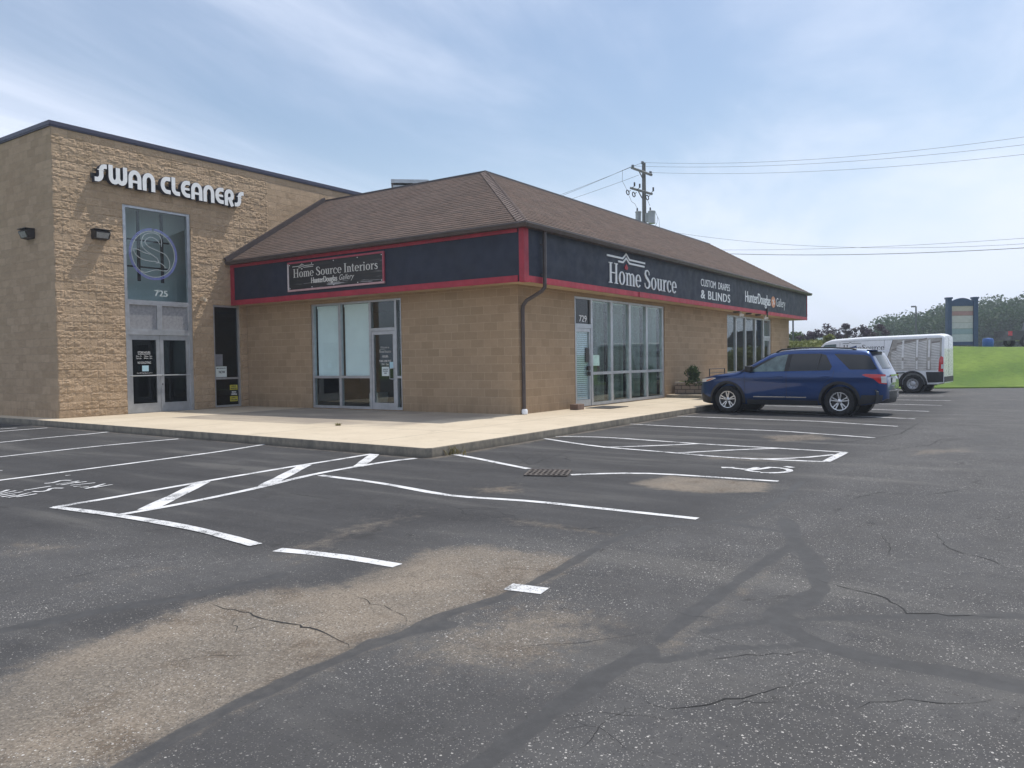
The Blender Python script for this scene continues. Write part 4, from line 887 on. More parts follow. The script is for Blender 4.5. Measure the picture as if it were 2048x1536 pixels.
# interior
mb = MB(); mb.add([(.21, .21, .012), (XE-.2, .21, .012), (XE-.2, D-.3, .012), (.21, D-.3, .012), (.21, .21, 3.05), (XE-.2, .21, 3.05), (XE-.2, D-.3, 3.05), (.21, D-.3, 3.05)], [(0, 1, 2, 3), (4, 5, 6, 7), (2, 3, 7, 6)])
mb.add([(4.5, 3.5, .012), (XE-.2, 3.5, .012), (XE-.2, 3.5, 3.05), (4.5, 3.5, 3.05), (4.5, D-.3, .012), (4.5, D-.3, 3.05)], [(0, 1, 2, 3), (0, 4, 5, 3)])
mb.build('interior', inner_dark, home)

# left storefront (seen to +X, u = -Y)
a, b = -7.22, -3.72
V = [(-7.22, -7.15), (-6.13, -6.04), (-4.94, -4.86), (-3.99, -3.92), (-3.78, -3.72)]
bars = [(p, q_, .02, 3.0) for p, q_ in V]+[(V[0][1], V[1][0], 2.95, 3.0), (V[1][1], V[2][0], 2.95, 3.0), (V[2][1], V[3][0], 2.95, 3.0), (V[3][1], V[4][0], 2.95, 3.0), (V[0][1], V[1][0], .02, .09), (V[1][1], V[2][0], .02, .09), (V[3][1], V[4][0], .02, .09),
    (V[0][1], V[1][0], .87, .94), (V[1][1], V[2][0], .87, .94), (V[3][1], V[4][0], .87, .93), (V[2][1], V[3][0], 2.15, 2.235)]
lf = frame_bars('window_frame', bars, fX, home)
for p, q_ in ((V[0][1], V[1][0]), (V[1][1], V[2][0])): pane(fX, p, q_, .94, 2.95, lf, glass_cy); pane(fX, p, q_, .09, .87, lf, glass)
pane(fX, V[2][1], V[3][0], 2.235, 2.95, lf, glass); pane(fX, V[3][1], V[4][0], .93, 2.95, lf, glass); pane(fX, V[3][1], V[4][0], .09, .87, lf, glass)
for k, (p, q_) in enumerate(((V[0][1], V[1][0]), (V[1][1], V[2][0]))):
    mb = MB(); fbox(mb, fX, p+.03, q_-.02, .93, 2.90, -.17, -.165); mb.box(*(sorted((-(-.14), -(-.20)))), -(q_-.02), -(p+.03), 2.88, 2.95) if False else fbox(mb, fX, p+.03, q_-.02, 2.87, 2.945, -.2, -.14)
    tag(place_mesh(mb.build('roller_blind', blind_w)), ('white roller blind in the left pane beside the shop door' if k == 0 else 'white roller blind in the pane next to the shop door'), 'blind', 'roller blinds in the short wall window')
da, db = V[2][1]+.005, V[3][0]-.005
def door(fn, da, db, z1, parent, gmat, st=.075):
    mb = MB()
    for bx in [(da, da+st, .02, z1), (db-st, db, .02, z1), (da+st, db-st, .02, .20), (da+st, db-st, z1-.09, z1)]: fbox(mb, fn, *bx, -.105, -.035)
    d_ = mb.build('door', alu, parent); pane(fn, da+st, db-st, .20, z1-.09, d_, gmat, -.07, 'door_glass'); return d_
d_ = door(fX, da, db, 2.145, home, glass)
mb = MB(); hu = db-.04; mb.tube([fX(hu, 1.14, -.035), fX(hu-.03, 1.14, .03), fX(hu-.09, 1.13, .05), fX(hu-.09, .86, .05), fX(hu-.03, .85, .03), fX(hu, .85, -.035)], .014, 8); mb.build('door_handle', galv, d_, smooth=True)
mb = MB(); c = (da+db)/2+.04
mb = MB(); text(mb, 'Welcome to', c-.17, c+.15, 1.68, 1.735, fX, -.062); mb.build('door_lettering', silver_l, d_); mb = MB(); serif_text(mb, 'HomeSource', c-.22, c+.22, 1.56, 1.635, fX, -.063, -.062); mb.build('door_lettering', silver_l, d_); mb = MB(); fbox(mb, fX, c-.2, c+.0, 1.65, 1.656, -.063, -.062); mb.build('door_lettering', silver_l, d_); mb = MB(); text(mb, 'HOURS', c-.11, c+.11, 1.44, 1.49, fX, -.062, bold=.003); mb.build('door_lettering', silver_l, d_); mb = MB(); fbox(mb, fX, c-.11, c+.11, 1.425, 1.43, -.063, -.062); mb.build('door_lettering', silver_l, d_); mb = MB(); text(mb, '9:00-5:00 M-F', c-.22, c+.22, 1.31, 1.365, fX, -.062, bold=.003); mb.build('door_lettering', silver_l, d_); mb = MB(); text(mb, '10-1 Sat', c-.13, c+.13, 1.22, 1.275, fX, -.062, bold=.003); mb.build('door_lettering', silver_l, d_)
sheet('paper_notice', fX, c-.13, c+.13, .93, 1.18, -.060, paper, 'white notice with three dark lines taped to the shop door glass', [('CLOSED FOR', .15, .85, .68, .78), ('DELIVERIES', .15, .85, .48, .58), ('TODAY', .3, .7, .26, .36)])
sheet('paper_notice', fX, c+.16, c+.29, 1.13, 1.31, -.060, paper_b, 'small pale blue notice above the handle of the shop door')
mb = MB(); mb.box(.55, .95, 5.15, 5.5, .02, .44, .01); mb.build('carton', plain('pale_carton', (.42, .41, .40), .8)); tag(place_mesh(bpy.data.objects['carton']), 'pale grey carton standing on the floor behind the low pane beside the shop door', 'box')

# storefront numbered 729 on the long wall
H_ = [(2.70, 2.80), (3.65, 3.76), (4.85, 4.99), (6.04, 6.18), (7.27, 7.40), (8.52, 8.66)]
bars = [(p, q_, .02, 3.0) for p, q_ in H_]
for i in range(5):
    p, q_ = H_[i][1], H_[i+1][0]; bars.append((p, q_, 2.94, 3.0))
    if i: bars += [(p, q_, .02, .10), (p, q_, .87, .95)]
    else: bars.append((p, q_, 2.15, 2.27))
rf = frame_bars('window_frame', bars, fR, home)
for i in range(1, 5): pane(fR, H_[i][1], H_[i+1][0], .95, 2.94, rf, glass); pane(fR, H_[i][1], H_[i+1][0], .10, .87, rf, glass)
pane(fR, H_[0][1], H_[1][0], 2.27, 2.94, rf, glass_dark)
mb = MB(); text(mb, '729', 3.07, 3.48, 2.33, 2.50, fR, -.062, bold=.006); mb.build('house_number', sign_white, rf)
d_ = door(fR, H_[0][1]+.005, H_[1][0]-.005, 2.145, home, glass, .06)
mb = MB(); fbox(mb, fR, 3.46, 3.56, 1.0, 1.12, -.06, .0); fbox(mb, fR, 3.40, 3.56, 1.22, 1.62, -.064, -.055); fbox(mb, fR, 3.47, 3.53, .85, .96, -.06, .02); mb.build('door_handle', bronze, d_)
mb = MB(); z = .21
while z < 2.05: mb.prism([(2.87, z), (3.58, z), (3.58, z+.044), (2.87, z+.044)], lambda u, v, d: (u, .10+d*1-(v-z)*.22, v), .0, .003); z += .055
tag(place_mesh(mb.build('slatted_blind', plain('pale_blue_blind', (.62, .70, .80), .55, var=.06))), 'pale horizontal slat blind filling the glass of the 729 door', 'blind')
for i in range(1, 5):
    mb = MB(); u = H_[i][1]+.03; k = 0
    while u < H_[i+1][0]-.05:
        an = .74+.05*math.sin(k*.9+i)+random.uniform(-.05, .05); w_ = .042; du_, dd_ = w_*math.cos(an), w_*math.sin(an)
        mb.add([(u-du_, .22-dd_, .13), (u+du_, .22+dd_, .13), (u+du_, .22+dd_, 2.92), (u-du_, .22-dd_, 2.92)], [(0, 1, 2, 3)]); u += .079; k += 1
    mb.box(H_[i][1]+.01, H_[i+1][0]-.01, .19, .25, 2.92, 2.96)
    tag(place_mesh(mb.build('vertical_blind', blind_v)), 'vertical slat blind behind the %s tall pane right of the 729 door' % ('first', 'second', 'third', 'fourth')[i-1], 'blind', 'vertical blinds in the 729 storefront')
sheet('paper_notice', fR, 3.80, 4.20, 1.12, 1.42, -.060, plain('pale_green_paper', (.50, .70, .62), .8), 'pale green notice in the first pane beside the 729 door')
# far storefront
F_ = [(14.75, 14.86), (15.88, 16.0), (17.10, 17.24), (18.42, 18.56), (19.60, 19.74), (20.60, 20.72)]
bars = [(p, q_, .02, 3.0) for p, q_ in F_]
for i in range(5):
    p, q_ = F_[i][1], F_[i+1][0]; bars.append((p, q_, 2.94, 3.0)); 
    if i < 4: bars += [(p, q_, .02, .10), (p, q_, .66, .74)]
    else: bars.append((p, q_, 2.14, 2.25))
ff = frame_bars('window_frame', bars, fR, home)
for i in range(4): pane(fR, F_[i][1], F_[i+1][0], .74, 2.94, ff, glass); pane(fR, F_[i][1], F_[i+1][0], .10, .66, ff, glass)
pane(fR, F_[4][1], F_[5][0], 2.25, 2.94, ff, glass); door(fR, F_[4][1]+.005, F_[5][0]-.005, 2.135, home, glass)

# lettering on the sign band
fF = planeY(-O+.012)
s1 = thing('sign_lettering', (6, -O, 3.37), 'white serif Home Source lettering with roofline mark and red dot on the navy band', 'sign')
mb = MB(); f_ = serif_text(mb, 'Home Source', 3.63, 8.36, 3.385, 3.945, fF, .001, .02)
mb.build('lettering', sign_white, s1)
mb = MB(); xp = 4.72
zt1 = 4.165
add_ribbon(mb, [(3.55, zt1-.045), (4.50, zt1-.045), (xp, zt1+.10), (4.93, zt1-.045), (5.98, zt1-.045)], .05, fF, .001, .02)
add_ribbon(mb, [(4.22, zt1-.15), (4.52, zt1-.15), (xp, zt1-.02), (4.92, zt1-.15), (5.93, zt1-.15)], .05, fF, .001, .0205)
mb.build('roofline_mark', sign_white, s1)
mb = MB(); mb.prism(arc(xp, 3.88, .10, .062, 0, 340, 17), fF, .001, .022); mb.prism([(xp-.07, 3.91), (xp+.07, 3.91), (xp, 3.98)], fF, .001, .0215); mb.build('red_dot', red_dot, s1)
s2 = thing('sign_lettering', (12, -O, 3.4), 'white capital lettering CUSTOM DRAPES & BLINDS in two lines on the navy band', 'sign')
mb = MB(); text(mb, 'CUSTOM  DRAPES', 10.52, 13.50, 3.785, 4.03, fF, .012, bold=.010); mb.build('lettering', sign_white, s2); mb = MB(); text(mb, '& BLINDS', 10.52, 13.52, 3.36, 3.655, fF, .012, spacing=1.12, bold=.022); mb.build('lettering', sign_white, s2)
s3 = thing('sign_lettering', (18, -O, 3.4), 'white HunterDouglas Gallery lettering and an orange disc on the navy band', 'sign')
mb = MB(); text(mb, 'HunterDouglas', 15.32, 18.72, 3.50, 3.93, fF, .012, bold=.022); mb.build('lettering', sign_white, s3); mb = MB(); text(mb, 'Gallery', 19.62, 21.05, 3.53, 3.90, fF, .012); mb.build('lettering', sign_white, s3)
mb = MB(); mb.prism(arc(19.17, 3.69, .31, .245, 0, 350, 30), fF, .001, .014); dd = mb.build('disc', orange_m, s3)
mb = MB()
for k in range(4): a_ = R(45+90*k+12); mb.prism([(19.17, 3.69), (19.17+.10*math.cos(a_-.35), 3.69+.08*math.sin(a_-.35)), (19.17+.26*math.cos(a_), 3.69+.2*math.sin(a_)), (19.17+.1*math.cos(a_+.35), 3.69+.08*math.sin(a_+.35))], fF, .014, .018+k*.0005)
mb.build('star_mark', sign_white, dd)
# framed board on the short side
fB = planeXm(-O+.012)
s4 = thing('framed_sign', (-O, 5.63, 3.34), 'framed dark wood-look board reading Home Source Interiors on the short navy band', 'sign')
u0, u1, z0, z1 = -7.50, -3.757, 3.348, 4.178
mb = MB(); fbox(mb, fB, u0+.05, u1-.05, z0+.05, z1-.05, .004, .03); mb.build('board', stain_wood, s4)
fr_pink = plain('faded_red_frame', (.50, .30, .31), .5, var=.1); fr_red = plain('red_frame', (.36, .06, .09), .5, var=.1)
for bx, mt in (((u0, u1, z0, z0+.05), fr_pink), ((u0, u1, z1-.05, z1), fr_red), ((u0, u0+.05, z0+.05, z1-.05), plain('pale_frame', (.58, .52, .52), .5)), ((u1-.05, u1, z0+.05, z1-.05), fr_red)):
    mb = MB(); fbox(mb, fB, *bx, .002, .05); mb.build('frame_bar', mt, s4)
mb = MB(); serif_text(mb, 'Home Source Interiors', -7.27, -3.98, 3.735, 3.975, fB, .03, .036)
add_ribbon(mb, [(-7.30, 4.045), (-7.0, 4.045), (-6.90, 4.10), (-6.80, 4.045), (-6.42, 4.045)], .018, fB, .03, .034); add_ribbon(mb, [(-7.05, 4.0), (-6.98, 4.0), (-6.90, 4.05), (-6.82, 4.0), (-6.44, 4.0)], .018, fB, .03, .0345)
mb.prism(arc(-6.905, 3.965, .03, .022, 0, 330, 10), fB, .03, .037)
mb.build('lettering', silver_l, s4); mb = MB(); mb = MB(); text(mb, 'HunterDouglas', -6.52, -5.50, 3.535, 3.69, fB, .035, bold=.010); mb.build('lettering', silver_l, s4); mb = MB(); text(mb, 'Gallery', -5.44, -4.88, 3.55, 3.69, fB, .035, shear=.35); mb.build('lettering', silver_l, s4); mb = MB(); text(mb, 'INTERIORS & DESIGN', -5.85, -5.4, 3.495, 3.52, fB, .035); mb.build('lettering', silver_l, s4)
for u in (-7.42, -6.5, -5.63, -4.72, -3.85):
    for z in (z0+.085, z1-.085): mb = MB(); mb.prism(arc(u, z, .014, .014, 0, 315, 7), fB, .03, .036); mb.build('screw_head', sign_white, s4)
# things by the doors
mb = MB(); mb.box(2.02, 2.36, -.46, -.22, .0, .145, .012); tag(place_mesh(mb.build('door_stop_block', plain('brown_block', (.17, .115, .09), .9, var=.2))), 'small brown block on the pavement left of the 729 door', 'block')
mb = MB(); mb.box(2.72, 3.75, -1.05, -.28, .002, .016, .005); tag(place_mesh(mb.build('doormat', plain('charcoal_mat', (.045, .043, .042), .95, var=.2, bmp=.6))), 'dark rectangular doormat in front of the 729 door', 'doormat')
# soffit fixtures
for k, (x, lb) in enumerate(((15.6, 'first white twin spotlight under the eave above the far windows'), (18.9, 'second white twin spotlight under the eave beside the far door'))):
    t = thing('security_light', (x, -.25, ZB), lb, 'light', 'spotlights under the eave'); mb = MB(); mb.lathe([(0, 0), (.06, 0), (.06, -.04), (0, -.04)], (x, -.25, ZB+.01), (0, 0, 1), 12); mb.build('base', white_p, t)
    for s_ in (-1, 1): mb = MB(); mb.lathe([(0, 0), (.035, 0), (.055, .14), (.0, .135)], (x+s_*.05, -.26, ZB-.05), (s_*.75, -.5, -.45), 12); mb.build('lamp_head', white_p, t, smooth=True)
mb = MB(); x = PY(1534, 620, -O-.02).x; mb.box(x-.06, x+.06, -O-.07, -O-.013, 3.16, 3.38, .01); mb.box(x-.03, x+.03, -O-.05, -O-.015, 3.0, 3.16); tag(place_mesh(mb.build('fixture_box', black_m)), 'small black box bracket on the red trim below the Gallery lettering', 'fixture')
mb = MB()
for x in (14.8, 16.4, 17.6): mb.lathe([(0, 0), (.10, 0), (.12, .03), (.0, .03)], (x, -.33, ZB-.02), (0, 0, 1), 14)
for x, lb in ((14.9, 'leftmost'), (16.45, 'middle'), (17.7, 'rightmost')):
    mb = MB(); mb.lathe([(0, -.03), (.10, -.03), (.13, .0), (.13, .025), (0, .025)], (x, -.33, ZB-.018), (0, 0, 1), 14); tag(place_mesh(mb.build('ceiling_lamp', black_m, smooth=True)), '%s dark round lamp under the eave above the far windows' % lb, 'light', 'round lamps under the eave')
# rooftop unit
p = AT(820, 366, 27); t = thing('rooftop_unit', (p.x, p.y, ZR-.25), 'grey metal ventilation unit showing above the shingle roof edge', 'ventilation unit')
pl_, pr_ = AT(786, 372, 27), AT(853, 363, 27); mb = MB(); dx = (pr_-pl_); dx.z = 0; w_ = dx.length; ex = dx.normalized(); ey = Vector((-ex.y, ex.x, 0)); ztop = (pl_.z+pr_.z)/2
gf = lambda a_, b_, z: tuple(Vector((p.x, p.y, 0))+ex*a_+ey*b_+Vector((0, 0, z)))
def obox(mb, f, a0, a1, b0, b1, z0, z1): mb.add([f(a, b, z) for z in (z0, z1) for b in (b0, b1) for a in (a0, a1)], [(0, 2, 3, 1), (4, 5, 7, 6), (0, 1, 5, 4), (2, 6, 7, 3), (0, 4, 6, 2), (1, 3, 7, 5)])
obox(mb, gf, -w_/2, w_/2, -.5, .7, ZR-.25, ztop-.16); mb.build('casing', galv, t)
mb = MB(); obox(mb, gf, -w_/2-.06, w_/2+.06, -.56, .76, ztop-.1, ztop+.02); mb.build('hood', galv, t)
mb = MB(); obox(mb, gf, -w_/2+.05, w_/2-.05, -.45, .65, ztop-.16, ztop-.1); mb.build('louvre', black_m, t)
# ------------------------------------------------------------------ vehicles
def smooth_fn(pts, w=.10):
    xs = np.linspace(pts[0][0], pts[-1][0], 600); ys = np.interp(xs, *zip(*pts)); k = max(1, int(w/(xs[1]-xs[0])))
    yp = np.pad(ys, k, mode='edge'); ker = np.hanning(2*k+1); ker /= ker.sum(); yy = np.convolve(yp, ker, 'valid')
    return lambda x: float(np.interp(x, xs, yy))
class Body:
    def __init__(s, Lc, top, bot, wid, belt, tum, tum2, rc, crease=.0, crease_z=1., stations=70):
        s.L = Lc; s.zt = smooth_fn(top, .09); s.zb = smooth_fn(bot, .1); s.w = smooth_fn(wid, .12); s.belt = belt; s.tum, s.tum2, s.rc = tum, tum2, rc; s.cr, s.cz = crease, crease_z; s.n = stations
    def side(s, x, z):
        w = s.w(x); b = s.belt(x)
        if z <= b: y = w*(1-.07*max(0, (.55-z)/.35)**2) - .02*((b-z)/.6)**2*.6 + s.cr*math.exp(-((z-s.cz)/.05)**2)
        else: y = w - s.tum*(z-b) - s.tum2*(z-b)**2
        return y
    def ring(s, x):
        zb, zt = s.zb(x), s.zt(x); rc = min(s.rc, (zt-zb)*.3); zs = zt-rc; pts = [(0, zb), (s.side(x, zb)-.08, zb)]
        for j in range(22): z = zb+.02+(zs-zb-.02)*j/21; pts.append((s.side(x, z), z))
        ys = s.side(x, zs)
        for a in (18, 36, 54, 72, 90): pts.append((ys-rc*1.2*(1-math.cos(R(a))), zs+rc*math.sin(R(a))))
        yr = pts[-1][0]
        for k in (1, 2, 3, 4): y = yr*(1-k/5); pts.append((y, zt+.03*(1-(y/max(yr, .01))**2)))
        pts.append((0, zt+.03)); return pts
    def mesh(s):
        xs = [s.L*(.5-.5*math.cos(math.pi*i/s.n))*.35+s.L*i/s.n*.65 for i in range(s.n+1)]; rings = [s.ring(x) for x in xs]; m_ = len(rings[0]); n2 = 2*m_-2; mb = MB()
        for x, r_ in zip(xs, rings):
            mb.v += [(x, -y, z) for y, z in r_] + [(x, y, z) for y, z in r_[-2:0:-1]]
        for i in range(len(xs)-1):
            for k in range(n2): mb.f.append((i*n2+k, i*n2+(k+1) % n2, (i+1)*n2+(k+1) % n2, (i+1)*n2+k))
        mb.f.append(tuple(range(n2-1, -1, -1))); mb.f.append(tuple(range((len(xs)-1)*n2, len(xs)*n2))); return mb
    def patch(s, poly, off, sides=(-1, 1), cuts=5, mb=None):
        mb = mb or MB()
        bm = bmesh.new(); f = bm.faces.new([bm.verts.new((x, 0, z)) for x, z in poly]); bmesh.ops.triangulate(bm, faces=[f]); bmesh.ops.subdivide_edges(bm, edges=bm.edges[:], cuts=cuts, use_grid_fill=True)
        bm.verts.index_update(); vs = [v.co.copy() for v in bm.verts]; fs = [[v.index for v in f.verts] for f in bm.faces]; bm.free()
        for sd in sides: mb.add([(v.x, sd*(s.side(v.x, v.z)+off), v.z) for v in vs], fs if sd < 0 else [f[::-1] for f in fs])
        return mb
def bool_cut(ob, cutters):
    for c in cutters:
        md = ob.modifiers.new('cut', 'BOOLEAN'); md.operation = 'DIFFERENCE'; md.object = c; md.solver = 'EXACT'
    bpy.context.view_layer.update(); dg = bpy.context.evaluated_depsgraph_get(); me = bpy.data.meshes.new_from_object(ob.evaluated_get(dg))
    ob.modifiers.clear(); old = ob.data; ob.data = me; bpy.data.meshes.remove(old)
    for c in cutters: bpy.data.objects.remove(c)
    return ob
def wheel(parent, c, r, w, side, rimr, alloy=True):
    """c: hub centre at the outer tyre face plane, axis along y, side -1/+1 outward"""
    ax = (0, side, 0); c = Vector(c); o = bpy.data.objects.new('wheel', None); COL.objects.link(o); o.parent = parent; o.empty_display_size = .1
    mb = MB(); mb.lathe([(rimr, -w), (r-.03, -w), (r-.005, -w+.03), (r, -w*.5), (r-.004, -.03), (r-.03, -.002), (r-.06, .004), (rimr+.02, -.004), (rimr-.004, -.012), (rimr-.012, -.06)], c, ax, 40); mb.build('tyre', rubber, o, smooth=True, local=True)
    mb = MB(); mb.lathe([(0, -.09), (rimr*.9, -.09)], c, ax, 30); mb.build('brake_disc', black_m, o, local=True)
    mb = MB(); mb.lathe([(rimr, -.02), (rimr-.004, -.002), (rimr-.025, -.004), (rimr-.035, -.05), (rimr-.02, -.09)], c, ax, 40)
    X = Vector((1, 0, 0)); Z = Vector((0, 0, 1)); N = Vector(ax)
    if alloy:
        for k in range(5):
            for dlt in (-.19, .19):
                a = R(90+72*k); p0 = c+(X*math.cos(a+dlt*.9)+Z*math.sin(a+dlt*.9))*.055+N*-.02; p1 = c+(X*math.cos(a+dlt)+Z*math.sin(a+dlt))*(rimr-.012)+N*-.012
                t = (p1-p0).normalized(); sdv = t.cross(N).normalized()*.014; mb.add([p0-sdv, p1-sdv*1.1, p1+sdv*1.1, p0+sdv]+[q_-N*.04 for q_ in (p0-sdv, p1-sdv, p1+sdv, p0+sdv)], [(0, 1, 2, 3), (0, 4, 5, 1), (2, 6, 7, 3)])
        mb.lathe([(0, .0), (.035, -.002), (.06, -.018), (.06, -.05)], c, ax, 20)
    else:
        mb.lathe([(0, -.0), (.06, -.002), (.075, -.02), (.105, -.035), (rimr-.05, -.02), (rimr-.03, -.05)], c, ax, 32)
    mb.build('rim', rim_m if alloy else steel_rim, o, smooth=True, local=True)
    if not alloy:
        mb = MB()
        for k in range(8): a = R(45*k); p = c+(X*math.cos(a)+Z*math.sin(a))*(rimr*.66)+N*-.022; mb.lathe([(0, 0), (.018, 0), (.0, .001)], p, ax, 8)
        mb.build('rim_hole', black_m, o, local=True)
def cutter(x, z, r, y0, y1):
    mb = MB(); mb.lathe([(0, 0), (r, 0), (r, y1-y0), (0, y1-y0)], (x, y0, z), (0, 1, 0), 40); o = mb.build('cutter', None); bm = bmesh.new(); bm.from_mesh(o.data); bmesh.ops.remove_doubles(bm, verts=bm.verts[:], dist=1e-5); bmesh.ops.recalc_face_normals(bm, faces=bm.faces[:]); bm.to_mesh(o.data); bm.free(); return o
def frame_at(contact_px, local_xy, heading, z=-.15):
    p = G(*contact_px, z); h = Vector((math.sin(heading), math.cos(heading), 0)); xl = -h; rz = math.atan2(xl.y, xl.x)
    lx, ly = local_xy; c, s_ = math.cos(rz), math.sin(rz); return Vector((p.x-(c*lx-s_*ly), p.y-(s_*lx+c*ly), z)), rz

loc, rz = frame_at((1679, 832.5), (3.96*.92, -.93*.92), R(3.5))
suv = thing('parked_car', loc, 'blue sport utility vehicle parked nose-in at the kerb before the low tan shop', 'car', None, rz); suv.scale = (.92,)*3
B = Body(5.05, [(0, .80), (.04, .92), (.14, 1.0), (.5, 1.075), (1.15, 1.155), (1.35, 1.22), (2.12, 1.655), (2.45, 1.735), (3., 1.765), (3.8, 1.755), (4.4, 1.715), (4.66, 1.675), (4.72, 1.58), (4.90, 1.20), (4.97, 1.12), (5.02, 1.03), (5.05, .92)],
    [(0, .42), (.1, .27), (.5, .24), (4.5, .27), (4.9, .36), (5.05, .46)], [(0, .60), (.08, .76), (.25, .89), (.5, .955), (1., .985), (4., .985), (4.5, .965), (4.75, .925), (4.92, .85), (5.0, .76), (5.05, .60)],
    lambda x: 1.12+.013*x, .30, .22, .13, .014, 1.0)
body = B.mesh().build('body', carblue, suv, local=True)
bm = bmesh.new(); bm.from_mesh(body.data); bmesh.ops.recalc_face_normals(bm, faces=bm.faces[:]); bm.to_mesh(body.data); bm.free()
WX = (.93, 3.96); WR = .385
body.parent = None
bool_cut(body, [cutter(x, WR, .455, y0, y0+.36) for x in WX for y0 in (-1.06, .70)]); body.parent = suv
body.data.polygons.foreach_set('use_smooth', [True]*len(body.data.polygons)); body.data.set_sharp_from_angle(angle=R(35)); 
for x in WX:
    for sd in (-1, 1): mb = MB(); mb.lathe([(0, 0), (.452, 0), (.452, .30)], (x, sd*.68, WR), (0, sd, 0), 30); mb.build('wheel_well', black_m, suv, local=True)
for x in WX:
    for sd in (-1, 1): wheel(suv, (x, sd*.955, WR), WR, .25, sd, .245)
# glazing
def win(poly, mat, name='window', off=.006, sides=(-1, 1)):
    for sd in sides: o = B.patch(poly, off, (sd,)).build(name, mat, suv, local=True, smooth=True)
    return o
for sd in (-1, 1):
    win([(1.60, 1.165), (1.66, 1.21), (2.30, 1.585), (2.60, 1.635), (2.545, 1.175)], carglass_l, sides=(sd,))
    win([(2.67, 1.178), (2.72, 1.640), (3.45, 1.640), (3.60, 1.60), (3.78, 1.30), (3.74, 1.195)], carglass, sides=(sd,))
    win([(3.80, 1.625), (4.66, 1.585), (4.86, 1.225), (4.80, 1.21), (4.22, 1.215)], carglass, sides=(sd,))
win([(2.545, 1.175), (2.60, 1.635), (2.72, 1.640), (2.67, 1.178)], black_m, 'pillar_trim', .005)
win([(1.30, 1.16), (1.60, 1.165), (1.66, 1.21), (2.30, 1.585), (2.25, 1.62), (1.45, 1.235)], black_m, 'pillar_trim', .004)
win([(3.40, 1.20), (3.47, 1.62), (3.50, 1.62), (3.43, 1.20)], black_m, 'window_divider', .009)
mb = MB(); n = 14
for i in range(n+1):
    x = 1.36+(2.13-1.36)*i/n; z = B.zt(x); ye = B.side(x, z)*.88
    for k in range(9): y = ye*(k/4-1); mb.v.append((x-.012, y, z+.036*(1-(y/max(ye, .1))**2)+.012))
for i in range(n):
    for k in range(8): a = i*9+k; mb.f.append((a, a+1, a+10, a+9))
mb.build('windscreen', carglass, suv, local=True, smooth=True)
mb = MB(); n = 8
for i in range(n+1):
    t = i/n; x = 4.735+(4.905-4.735)*t; z = B.zt(x)
    for k in range(9): y = (.66+.13*t)*(k/4-1); mb.v.append((x+.022-.05*(y/.75)**2, y, z+.03*(1-(y/.8)**2)+.004))
for i in range(n):
    for k in range(8): a = i*9+k; mb.f.append((a, a+9, a+10, a+1))
mb.build('rear_window', carglass, suv, local=True, smooth=True)
mb = MB(); mb.prism([(-.64, 1.66), (.64, 1.66), (.66, 1.70), (-.66, 1.70)], lambda u, v, d: (4.60+d-.04*(u/.66)**2, u, v+.02-d*.06), 0, .26); mb.build('spoiler', carblue, suv, local=True)
for sd in (-1, 1):
    for pl, of in (([(1.5, .27), (3.42, .27), (3.42, .40), (1.5, .40)], .006), ([(4.45, .30), (4.95, .40), (4.98, .56), (4.5, .56)], .008), ([(.02, .44), (.10, .30), (.42, .27), (.44, .42), (.1, .56)], .008)): B.patch(pl, of, (sd,)).build('lower_cladding', clad, suv, local=True)
    for xc in WX:
        mb = MB(); pts = [(a, r_) for a in range(-12, 193, 8) for r_ in (.455, .525)]
        for a, r_ in pts:
            x, z = xc+r_*math.cos(R(a)), WR+r_*math.sin(R(a)); mb.v.append((x, sd*(B.side(min(4.9, max(.05, x)), z)+.012), z))
        for i in range(len(pts)//2-1): a = 2*i; mb.f.append((a, a+1, a+3, a+2))
        mb.build('arch_trim', clad, suv, local=True)
def rear_arc(off, ym, n=14): return [(5.085+off-.24*abs(k/n*2-1)**2.6, (k/n*2-1)*ym) for k in range(n+1)]
def rear_band(off, ym, z0, z1, zc=0.): 
    A = rear_arc(off, ym); mb = MB(); n = len(A)
    prof = [(-.16, z0), (-.03, z0), (0, z0+(z1-z0)*.3), (0, z1-(z1-z0)*.2), (-.03, z1), (-.16, z1)]
    for px_, py_ in A: mb.v += [(px_+a, py_, z) for a, z in prof]
    for i_ in range(n-1):
        for k in range(5): a = i_*6+k; mb.f.append((a, a+1, a+7, a+6))
    return mb
rear_band(.0, .93, .34, .70).build('rear_bumper', clad, suv, local=True, smooth=True)
rear_band(.012, .90, .635, .665).build('bumper_strip', chrome, suv, local=True)
rear_band(-.022, .86, .71, .80).build('bumper_top', carblue, suv, local=True, smooth=True)
for sd in (-1, 1):
    for pl in ([(1.68, .462), (2.56, .462), (2.56, .492), (1.70, .492)], [(2.585, .462), (3.12, .462), (3.12, .488), (2.585, .492)]): B.patch(pl, .012, (sd,), 3).build('chrome_strip', chrome, suv, local=True)
sm = plain('door_gap', (.004, .010, .03), .6, var=0)
for pl in ([(1.44, .42), (1.44, 1.13)], [(2.60, .42), (2.60, 1.17)], [(3.48, .60), (3.62, .86), (3.80, 1.0), (3.84, 1.2)], [(1.44, .425), (2.6, .425), (3.44, .425)]):
    Ls, Rs = ribbon(pl, .010)
    for sd in (-1, 1):
        mb = MB()
        for i in range(len(Ls)-1): B.patch([tuple(Rs[i]), tuple(Rs[i+1]), tuple(Ls[i+1]), tuple(Ls[i])], .004, (sd,), mb=mb, cuts=4)
        mb.build('door_gap', sm, suv, local=True)
for x in (2.30, 3.52):
    for sd in (-1, 1): mb = MB(); y = sd*(B.side(x, 1.03)+.02); mb.box(x, x+.21, y-.012, y+.012, 1.02, 1.05, .008); mb.build('door_handle', carblue, suv, local=True)
